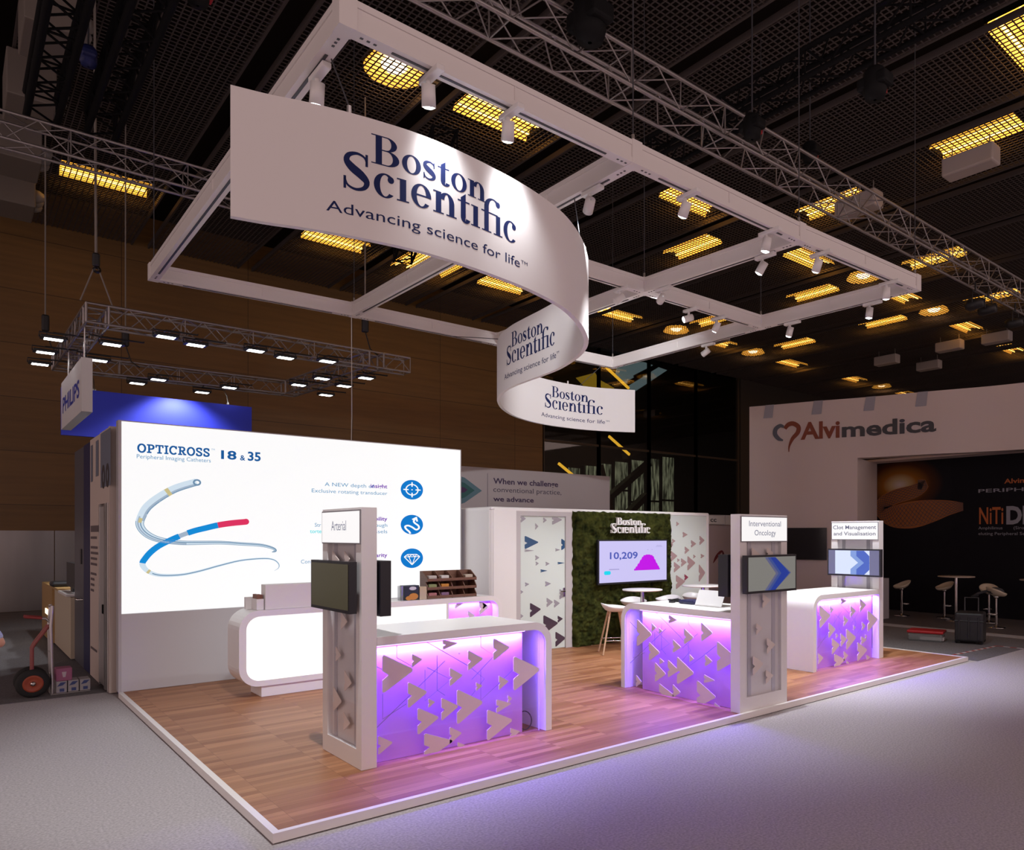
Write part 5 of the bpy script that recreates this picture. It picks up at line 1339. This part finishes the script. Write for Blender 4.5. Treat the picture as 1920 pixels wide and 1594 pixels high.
# ---- big white stand on the right
AP = smoothpath([(14.50, 8.05), (14.656, 7.612), (14.93, 6.82), (15.21, 5.96), (15.50, 5.23), (15.78, 4.52), (16.0, 3.76), (16.22, 3.03), (16.5, 2.28), (16.66, 1.72), (16.76, 1.2), (16.95, .3), (17.1, -.9)], 5)
AL = [0.0]
for i in range(1, len(AP)): AL.append(AL[-1]+math.dist(AP[i], AP[i-1]))
def alv(s, off=0.0):
    s = max(0, min(s, AL[-1]-1e-6)); i = max(k for k in range(len(AL)-1) if AL[k] <= s)
    k = (s-AL[i])/(AL[i+1]-AL[i]); dx, dy = AP[i+1][0]-AP[i][0], AP[i+1][1]-AP[i][1]; d = math.hypot(dx, dy)
    return (AP[i][0]+dx*k + dy/d*off, AP[i][1]+dy*k - dx/d*off)
def sfor(y):
    return min((abs(alv(AL[-1]*i/800)[1]-y), AL[-1]*i/800) for i in range(801))[1]
sA, sB = sfor(7.612), sfor(4.89)
t = thing('white_stand', 'tall white curved stand wall reading Alvimedica at the right', 'stand wall', (15.5, 5.5, 0))
AT = .35
def curved(mb, s0, s1, z0, z1, n=40):
    vs = []
    for i in range(n+1):
        s = s0+(s1-s0)*i/n
        for off in (0, AT):
            px_, py_ = alv(s, -off)
            vs += [(px_, py_, z0), (px_, py_, z1)]
    f = []
    for i in range(n):
        a = 4*i; c_ = a+4
        f += [(a, c_, c_+1, a+1), (a+2, a+3, c_+3, c_+2), (a, a+2, c_+2, c_), (a+1, c_+1, c_+3, a+3)]
    f += [(0, 1, 3, 2), (4*n, 4*n+2, 4*n+3, 4*n+1)]
    mb.add(vs, f)
b = MB(); curved(b, sA, sB, 0, 5.6); b.build('full_wall', 'alv', t)
b = MB(); curved(b, sB, AL[-1], 4.06, 5.6); b.build('fascia', 'alv', t)
x0, y0 = alv(sB)
b = MB(); b.add([(x0, y0, 0), (17.55, 5.40, 0), (17.55, 5.40, 4.06), (x0, y0, 4.06), (x0, y0+.12, 0), (17.55, 5.52, 0), (17.55, 5.52, 4.06), (x0, y0+.12, 4.06)], [(0, 1, 2, 3), (4, 7, 6, 5), (0, 4, 5, 1), (3, 2, 6, 7), (0, 3, 7, 4), (1, 5, 6, 2)]); b.build('return_wall', 'alv', t)
b = MB(); b.box((16.9, -2.5, 4.06), (17.7, 5.4, 4.12)); b.build('soffit', 'alv', t)
bw = MB(); bw.box((17.5, -2.5, .04), (17.65, 5.42, 4.2)); bwo = bw.build('graphic_wall', 'blackwall', t)
def af(s0): return lambda u, v: (*alv(s0+u, .012), v)
sT = sfor(6.24)
b = MB(); text(b, 'medica', af(sT), 1.05, 4.62, .36, 2.28, bold=.03); b.build('charcoal_lettering', 'alv_dark', t, keep=True)
b = MB(); text(b, 'Alvi', af(sT), -.02, 4.62, .42, 1.02, bold=.03); b.build('rust_lettering', 'alv_red', t, keep=True)
b = MB(); b.polys(stroke([(-.45, 4.93, .10), (-.36, 5.03, .12), (-.22, 5.05, .12), (-.08, 4.95, .12), (-.10, 4.80, .12), (-.24, 4.65, .10), (-.33, 4.45, .05), (-.34, 4.30, .02)], sub=4), af(sT)); b.build('heart_emblem', 'alv_red', t, keep=True)
b = MB(); b.polys(stroke([(-.48, 4.98, .06), (-.58, 5.02, .10), (-.70, 4.94, .12), (-.72, 4.80, .12), (-.62, 4.67, .10), (-.50, 4.62, .04)], sub=4), af(sT)); b.build('heart_half_emblem', 'alv_grey', t, keep=True)
for i, y in enumerate((7.1, 5.85, 4.62, 3.42)):
    s = sfor(y); b = MB()
    for off in (.014, ):
        b.polys([[(-.14, 5.25), (.12, 5.25), (.16, 5.605), (-.08, 5.605)]], af(s))
    b.build('protective_film', mat('film_%d' % i, (.32, .31, .36), .4), t, keep=True)
# graphic on the black wall
G1 = lambda u, v: (17.496, u, v); G2 = lambda u, v: (17.492, u, v); G3 = lambda u, v: (17.488, u, v)
gm = mat('orange_glow_print', (.02, .008, .004), .6); n_, l_, b_ = nodes(gm)
tc = n_.new('ShaderNodeTexCoord'); mp = n_.new('ShaderNodeMapping'); mp.inputs['Location'].default_value = (0, .78, -3.45); vl = n_.new('ShaderNodeVectorMath'); vl.operation = 'LENGTH'
mp2 = n_.new('ShaderNodeMapping'); mp2.inputs['Scale'].default_value = (0, .82, 1.3)
cr = n_.new('ShaderNodeValToRGB'); els = cr.color_ramp.elements
els[0].position = 0; els[0].color = (.50, .42, .40, 1); els[1].position = 1; els[1].color = (.006, .005, .008, 1)
for p_, c_ in ((.22, (.42, .30, .14, 1)), (.40, (.26, .10, .010, 1)), (.72, (.06, .018, .004, 1))): e_ = els.new(p_); e_.color = c_
l_.new(tc.outputs['Object'], mp.inputs[0]); l_.new(mp.outputs[0], mp2.inputs[0]); l_.new(mp2.outputs[0], vl.inputs[0]); l_.new(vl.outputs['Value'], cr.inputs[0]); l_.new(cr.outputs[0], b_.inputs['Base Color']); b_.inputs['Specular IOR Level'].default_value = .15
b = MB(); b.polys([[(5.38, 4.05), (3.3, 4.05), (3.3, 2.2), (5.38, 2.2)]], lambda u, v: (17.497, u, v)); glow = b.build('glow_picture', gm, bwo, keep=True)
stm = mat('stent_amber', (.27, .085, .012), .6)
b = MB(); SP = [(4.20, 3.42, .26), (4.05, 3.40, .30), (4.3, 3.25, .36), (4.85, 3.12, .40), (5.2, 2.95, .40), (5.22, 2.75, .42), (4.9, 2.60, .60), (4.4, 2.62, .72), (3.9, 2.70, .62), (3.4, 2.78, .40), (3.0, 2.80, .2)]
SPs = smoothpath(SP, 5); b.polys(stroke(SPs, sub=1), G1); b.build('stent_picture', stm, glow, keep=True)
b = MB()
for sh in (-1, 1):
    for ph in range(0, 10, 2):
        pts = []
        for i in range(len(SPs)):
            k = ((i*.9 + ph*1.0)/5 % 2); k = (k if k < 1 else 2-k)-.5
            q = offs(SPs, sh*k, .012, i, i+1)[0]; pts.append((q[0], q[1]))
        b.polys(stroke(pts, .012, 1), G2)
b.build('mesh_picture', mat('stent_mesh', (.05, .04, .045), .5), glow, keep=True)
b = MB(); text(b, 'NiTi', lambda u, v: (17.492, -u, v), -2.60, 2.36, .40, .58, bold=.015); b.build('orange_lettering', 'orange', bwo, keep=True)
b = MB(); text(b, 'DES', lambda u, v: (17.492, -u, v), -1.95, 2.36, .40, .85, bold=.04); b.build('grey_lettering', 'letter_grey', bwo, keep=True)
b = MB(); text(b, 'PERIPHERAL', lambda u, v: (17.492, -u, v), -2.62, 3.14, .085, 1.9, bold=.01); text(b, 'Amphilimus', lambda u, v: (17.492, -u, v), -2.62, 2.22, .07, .58); text(b, '(Sirolimus)', lambda u, v: (17.492, -u, v), -1.78, 2.22, .07, .55); text(b, 'eluting Peripheral Self-Expanding', lambda u, v: (17.492, -u, v), -2.62, 2.08, .07, 1.75); b.build('small_lettering', 'letter_grey', bwo, keep=True)
b = MB(); text(b, 'Alvimedica', lambda u, v: (17.492, -u, v), -2.0, 3.34, .11, 1.0, bold=.02); b.build('emblem_lettering', 'orange', bwo, keep=True)
# screen on the white wall
t = thing('wall_screen', 'black switched off screen on the white stand wall, between two towers', 'screen', (15.1, 6.3, 1.43))
s0, s1 = sfor(7.05), sfor(5.60)
b = MB(); n = 12; vs = []
p0 = alv(s0, .03); p1 = alv(s1, .03); q0 = alv(s0, .085); q1 = alv(s1, .085)
b.add([(*p0, 1.43), (*p1, 1.43), (*q1, 1.43), (*q0, 1.43), (*p0, 2.27), (*p1, 2.27), (*q1, 2.27), (*q0, 2.27)], [(0, 1, 2, 3), (7, 6, 5, 4), (0, 4, 5, 1), (1, 5, 6, 2), (2, 6, 7, 3), (3, 7, 4, 0)]); b.build('housing', mat('glossy_black', (.012, .012, .018), .12), t)
t = thing('stand_floor', 'low dark floor of the white stand with pale edge strip', 'platform', (17, 3, 0))
b = MB(); b.box((14.46, -3, 0), (17.7, 7.4, .03)); b.build('deck', mat('dark_deck', (.085, .075, .08), .7), t)
b = MB(); b.box((14.36, -3, 0), (14.46, 7.4, .034)); b.build('edge_strip', mat('pale_strip', (.40, .38, .38), .5), t)
tag(MB().box((15.0, 3.95, .031), (15.5, 4.75, 1.02)).build('pedestal', mat('pedestal_grey', (.36, .33, .35), .6)), 'plain grey pedestal box just right of the Clot Management tower', 'pedestal')

bar_table('pale round bar table in front of the black graphic wall', 16.15, 2.58, 1.10, .41, .031, mat('table_beige', (.50, .42, .36), .4), 'bar tables of the white stand')
bar_table('pale round bar table cut by the right photo edge', 16.1, .66, 1.10, .45, .031, mat('table_beige2', (.50, .42, .36), .4), 'bar tables of the white stand')
def pod_stool():
    t = thing('bar_stool', '', 'stool', (0, 0, 0), 'swivel bar stools of the white stand')
    b = MB(); n = 28; prof = [(.001, .0), (.08, -.005), (.16, .02), (.20, .06), (.215, .10), (.205, .10), (.19, .065), (.15, .035), (.08, .012), (.001, .012)]
    vs = []
    for r_, z_ in prof:
        for k in range(n):
            a = 2*PI*k/n; e = max(0, (r_-.06)/.15)
            vs.append((r_*math.cos(a), r_*math.sin(a), .70 + z_ + .10*e*max(0, math.cos(a)) - .06*e*max(0, -math.cos(a))))
    b.add(vs, [(i*n+k, i*n+(k+1) % n, (i+1)*n+(k+1) % n, (i+1)*n+k) for i in range(len(prof)-1) for k in range(n)], 0, True)
    b.build('pod_seat', mat('stool_cream', (.52, .44, .34), .35), t)
    b = MB(); b.tube([(0, 0, .02), (0, 0, .35)], .028, 12); b.tube([(0, 0, .35), (0, 0, .66)], .022, 12); b.lathe([(.022, .64), (.05, .66), (.06, .70), (.001, .705)], (0, 0, 0), 16); b.build('column', 'chrome', t)
    b = MB(); b.lathe([(.03, .05), (.06, .025), (.19, .012), (.195, 0), (.001, 0)], (0, 0, 0), 28); b.build('base', 'chrome', t)
    b = MB(); b.tube([(0, .0, .30), (.05, -.10, .30), (.17, -.10, .30), (.20, 0, .30), (.17, .10, .30), (.05, .10, .30), (0, 0, .30)], .011, 8); b.build('footrest', 'chrome', t)
    return t
ps0 = pod_stool()
for i, (x, y, a, lab) in enumerate(((16.3, 4.03, -.6, 'cream swivel bar stool nearest the grey pedestal'), (16.58, 3.06, -.5, 'cream swivel bar stool left of the bar table column'), (16.4, 1.92, .6, 'cream swivel bar stool behind the one carrying the dark bag'), (15.49, 1.40, 2.6, 'cream swivel bar stool with dark bag, nearest the trolley case'))):
    o = ps0 if i == 0 else copy_tree(ps0)
    o.location = (x, y, .032); o.rotation_euler.z = a; o['label'] = lab
t = thing('bag', 'dark grey bag lying on a cream bar stool', 'bag', (15.5, 1.42, .80))
b = MB(); b.lathe([(.01, .0), (.14, .02), (.18, .07), (.13, .13), (.05, .155), (.01, .16)], (15.5, 1.42, .765), 18); b.build('body', mat('bag_fabric', (.045, .048, .055), .8), t)
b = MB(); b.tube([(15.42, 1.56, .84), (15.30, 1.72, .78), (15.30, 1.85, .70), (15.38, 1.75, .74)], .03, 8); b.build('strap', mat('bag_strap', (.04, .042, .05), .8), t)

# trolley case, storage box, floor tape
t = thing('trolley_case', 'black rolling trolley case with raised handle on the dark carpet', 'suitcase', (12.95, .83, 0))
cc_, ang = Vector((12.93, .88, 0)), math.atan2(-.467, .14)
b = MB(); b.bbox((cc_.x-.25, cc_.y-.27, .05), (cc_.x+.25, cc_.y+.27, .60), .035, 0, ang); b.build('shell', 'black', t)
def tp(u, v, z): q = rotz((u, v, 0), ang); return (cc_.x+q.x, cc_.y+q.y, z)
b = MB()
for u in (-.17, 0, .17): b.tube([tp(u, -.275, .10), tp(u, -.275, .52)], .018, 6)
b.bbox((cc_.x-.26, cc_.y-.28, .43), (cc_.x+.26, cc_.y+.28, .455), .01, 0, ang); b.build('rib', mat('case_rib', (.022, .022, .026), .4), t)
b = MB(); b.tube([tp(-.12, .18, .58), tp(-.12, .18, .86), tp(.12, .18, .86), tp(.12, .18, .58)], .013, 8); b.build('pull_handle', mat('handle_grey', (.05, .05, .055), .35), t)
for u in (-.2, .2):
    b = MB(); b.lathe([(.001, -.02), (.05, -.02), (.05, .02), (.001, .02)], tp(u, .2, .051), 14, axis='X'); b.lathe([(.001, -.02), (.05, -.02), (.05, .02), (.001, .02)], tp(u, -.2, .051), 14, axis='X'); b.build('wheel', 'rubber', t)
t = thing('storage_box', 'low clear storage box with red lid on the dark carpet', 'storage box', (12.6, 1.6, 0))
c2, a2 = Vector((12.62, 1.60, 0)), math.atan2(-.58, .17)
b = MB(); b.bbox((c2.x-.31, c2.y-.2, .008), (c2.x+.31, c2.y+.2, .16), .03, 0, a2); b.build('tub', 'clear_plastic', t)
b = MB(); b.bbox((c2.x-.335, c2.y-.225, .16), (c2.x+.335, c2.y+.225, .215), .02, 0, a2); b.build('lid', 'red', t)
b = MB(); b.bbox((c2.x-.2, c2.y-.19, .02), (c2.x+.24, c2.y-.02, .09), .01, 0, a2); b.build('paper_stack', 'white_matt', t)
b = MB(); b2 = MB()
for (xa, ya, xb, yb) in ((11.2, .44, 12.85, .36), (12.85, .36, 12.83, -.6)):
    L_ = math.hypot(xb-xa, yb-ya); n = int(L_/.11)
    for i in range(n):
        p = Vector((xa+(xb-xa)*i/n, ya+(yb-ya)*i/n, .0085)); q = Vector((xa+(xb-xa)*(i+1)/n, ya+(yb-ya)*(i+1)/n, .0085))
        (b if i % 2 else b2).beam(p, q, .05, .003)
t = thing('floor_tape', 'red and white striped warning tape stuck on the carpet', 'tape', (12, .4, 0))
b.add(b2.v, b2.f, 1); b.build('striped_film', [mat('tape_white', (.65, .6, .58), .5), mat('tape_red', (.35, .04, .03), .5)], t)

# ---- hand truck and cartons at the left
t = thing('hand_truck', 'red and chrome hand truck with black wheels at the left', 'hand truck', (-.72, 7.05, 0))
for y in (6.88, 7.14):
    b = MB(); b.tube([(-.60, y, .02), (-.615, y, .9), (-.60, y, 1.12), (-.60, y+.0, 1.16)], .02, 10); b.build('rail', 'alu', t)
b = MB()
for z in (.25, .55, .9, 1.14): b.tube([(-.61, 6.88, z), (-.61, 7.14, z)], .013, 8)
b.box((-.62, 6.86, .008), (-.20, 7.16, .016)); b.build('crossbar', 'alu', t)
for y in (6.86, 7.18):
    w_ = MB(); w_.lathe([(.10, -.045), (.15, -.05), (.175, -.03), (.18, 0), (.175, .03), (.15, .05), (.10, .045)], (-.80, y, .182), 32, axis='Y'); wo = w_.build('tyre', 'rubber', t)
    w_ = MB(); w_.lathe([(.03, -.04), (.06, -.03), (.085, -.047), (.108, -.046), (.108, .046), (.085, .047), (.06, .03), (.03, .04)], (-.80, y, .182), 28, axis='Y'); w_.build('rim', mat('wheel_orange', (.38, .07, .03), .5), wo)
    w_ = MB(); w_.lathe([(.001, -.055), (.025, -.055), (.03, -.03), (.03, .03), (.001, .05)], (-.80, y, .182), 16, axis='Y'); w_.build('hub', 'chrome', wo)
b = MB(); b.tube([(-.80, 6.8, .182), (-.80, 7.24, .182)], .012, 8); b.build('axle', 'alu', t)
for y in (6.93, 7.08):
    b = MB(); b.tube([(-.80, y, .2), (-.80, y, .62), (-.78, y, .67), (-.63, y, .90)], .018, 10); b.build('brace', 'rust_paint', t)
for y in (6.95, 7.09):
    b = MB(); b.tube([(-.61, y, .93), (-.66, y, .99), (-.72, y, 1.0)], .013, 8); g_ = b.build('handle_bar', 'alu', t)
    b = MB(); b.tube([(-.70, y, 1.0), (-.88, y, 1.03)], .019, 10); b.build('grip', mat('red_grip', (.30, .04, .04), .5), g_)
carton = mat('white_blue_carton', (.42, .40, .42), .6)
for i, x in enumerate((-.56, -.435, -.31)):
    t = thing('drink_carton_pack', 'white pack with blue print on the floor by the hand truck, %s of three' % ('left', 'middle', 'right')[i], 'carton', (x+.055, 7.0, .008), 'white and blue packs beside the hand truck')
    b = MB(); b.bbox((x, 6.9, .0165), (x+.115, 7.14, .165), .008); b.build('pack', carton, t)
    b = MB(); b.polys([[(.01+x, .10), (x+.045, .15), (x+.105, .15), (x+.07, .11)]] + rect(x+.035, .03, x+.085, .07), lambda u, v: (u, 6.8985, v)); b.build('print', mat('carton_blue_%d' % i, (.055, .08, .24), .6), t, keep=True)
t = thing('pink_carton', 'pink printed carton standing on the white packs', 'carton', (-.46, 7.03, .166))
b = MB(); b.bbox((-.56, 6.91, .1655), (-.39, 7.13, .33), .008); b.build('carton', 'pink_box', t)
b = MB(); b.polys([[(-.50, .285), (-.45, .285), (-.462, .215), (-.488, .215)]], lambda u, v: (u, 6.9085, v)); b.build('cup_picture', mat('cup_white', (.6, .5, .52), .6), t, keep=True)

# ---- person at the left edge: only the bent arm reaches into the picture
t = thing('person', 'person at left edge in blue striped shirt, only a bent elbow visible', 'person', (-1.65, 4.11, 0))
def skinned(name, pts, edges, radii, m, parent, root=0, sub=2):
    me = bpy.data.meshes.new(name); off = Vector(parent['_o'])
    me.from_pydata([Vector(p)-off for p in pts], edges, [])
    o = bpy.data.objects.new(name, me); COL.objects.link(o); o.parent = parent
    md = o.modifiers.new('skin', 'SKIN'); md.use_smooth_shade = True
    for i, r_ in enumerate(radii): me.skin_vertices[0].data[i].radius = (r_, r_) if not isinstance(r_, tuple) else r_
    me.skin_vertices[0].data[root].use_root = True
    s_ = o.modifiers.new('sub', 'SUBSURF'); s_.levels = sub; s_.render_levels = sub
    dg = bpy.context.evaluated_depsgraph_get(); nm = bpy.data.meshes.new_from_object(o.evaluated_get(dg))
    o.modifiers.clear(); o.data = nm; nm.materials.clear(); nm.materials.append(M[m] if isinstance(m, str) else m)
    for p in nm.polygons: p.use_smooth = True
    return o
bx, by = -1.65, 4.11
# body axis: shoulders along (.61,-.79)*; the right elbow points towards the stand
ax, ay = .80, -.42
def bp(a, f, z): return (bx + a*ax - f*.46, by + a*ay + f*.89, z)
pts = [bp(0, 0, .95), bp(0, 0, 1.12), bp(0, .01, 1.32), bp(0, 0, 1.46), bp(0, .01, 1.53), bp(0, .02, 1.63), bp(0, .03, 1.72),
       bp(.19, 0, 1.42), bp(.36, -.06, 1.22), bp(.50, -.05, 1.045), bp(.40, .14, 1.01), bp(.33, .22, 1.02),
       bp(-.19, 0, 1.42), bp(-.26, .03, 1.14), bp(-.27, .12, .90), bp(-.26, .16, .82),
       bp(.10, 0, .86), bp(.11, .02, .48), bp(.11, 0, .09), bp(.12, .14, .04), bp(-.10, 0, .86), bp(-.11, .02, .48), bp(-.11, 0, .09), bp(-.12, .14, .04)]
edg = [(0, 1), (1, 2), (2, 3), (3, 4), (4, 5), (5, 6), (3, 7), (7, 8), (8, 9), (9, 10), (10, 11), (3, 12), (12, 13), (13, 14), (14, 15), (0, 16), (16, 17), (17, 18), (18, 19), (0, 20), (20, 21), (21, 22), (22, 23)]
rad = [.145, .14, .15, .12, .055, .085, .07, .075, .055, .043, .036, .03, .075, .05, .036, .03, .09, .062, .042, .035, .09, .062, .042, .035]
skinned('body', pts, edg, rad, 'skin', t)
def sub_(idx, extra, edges, rr, name, m, root=0): skinned(name, [pts[i] for i in idx], edges, rr, m, t, root)
stripe = mat('blue_white_stripes', (.3, .4, .7), .85); n_, l_, b_ = nodes(stripe)
tc = n_.new('ShaderNodeTexCoord'); wv = n_.new('ShaderNodeTexWave'); wv.inputs['Scale'].default_value = 26; wv.bands_direction = 'Z'; cr = n_.new('ShaderNodeValToRGB')
cr.color_ramp.elements[0].color = (.10, .13, .36, 1); cr.color_ramp.elements[1].color = (.50, .52, .66, 1); cr.color_ramp.elements[0].position = .35; cr.color_ramp.elements[1].position = .6
l_.new(tc.outputs['Object'], wv.inputs['Vector']); l_.new(wv.outputs['Fac'], cr.inputs['Fac']); l_.new(cr.outputs[0], b_.inputs['Base Color'])
sub_([0, 1, 2, 3, 7, 8, 12, 13], 0, [(0, 1), (1, 2), (2, 3), (3, 4), (4, 5), (3, 6), (6, 7)], [.16, .155, .165, .13, .09, .07, .09, .065], 'shirt', stripe)
skinned('sleeve_cuff', [pts[8], tuple(Vector(pts[8]).lerp(Vector(pts[9]), .85))], [(0, 1)], [.066, .058], stripe, t)
sub_([0, 16, 17, 18, 20, 21, 22], 0, [(0, 1), (1, 2), (2, 3), (0, 4), (4, 5), (5, 6)], [.155, .105, .075, .06, .105, .075, .06], 'trousers', 'trouser')
b = MB()
for s_ in (.12, -.12): b.bbox((bp(s_, .05, 0)[0]-.05, bp(s_, .05, 0)[1]-.13, .008), (bp(s_, .05, 0)[0]+.05, bp(s_, .05, 0)[1]+.13, .085), .03, 0, .48)
b.build('shoes', 'black', t)
b = MB(); hx = bp(0, .0, 1.70); b.lathe([(.001, .115), (.06, .10), (.092, .05), (.098, -.02), (.09, -.07), (.07, -.08)], hx, 20); b.build('hair', 'hair', t)
# hands with five separate fingers
for wr, el in ((11, 10), (15, 14)):
    W0 = Vector(pts[wr]); d = (W0-Vector(pts[el])).normalized(); sd = d.cross(Vector((0, 0, 1))); sd = sd.normalized() if sd.length > .1 else Vector((1, 0, 0)); up_ = sd.cross(d)
    hp_ = [W0, W0+d*.05, W0+d*.09]; he = [(0, 1), (1, 2)]; hr = [.026, .036, .034]
    o = skinned('hand', hp_, he, hr, 'skin', t)
    for k in range(4):
        base = W0+d*.095+sd*(.027-.018*k); ln = (.070, .078, .073, .058)[k]
        skinned('finger', [base, base+d*ln*.45-up_*.012, base+d*ln*.8-up_*.035, base+d*ln*.9-up_*.055], [(0, 1), (1, 2), (2, 3)], [.0095, .009, .008, .007], 'skin', t, 0, 1)
    base = W0+d*.035+sd*.030; skinned('thumb', [base, base+d*.03+sd*.025-up_*.01, base+d*.06+sd*.030-up_*.025], [(0, 1), (1, 2)], [.012, .010, .008], 'skin', t, 0, 1)

for o in bpy.data.objects:
    if '_o' in o: del o['_o']
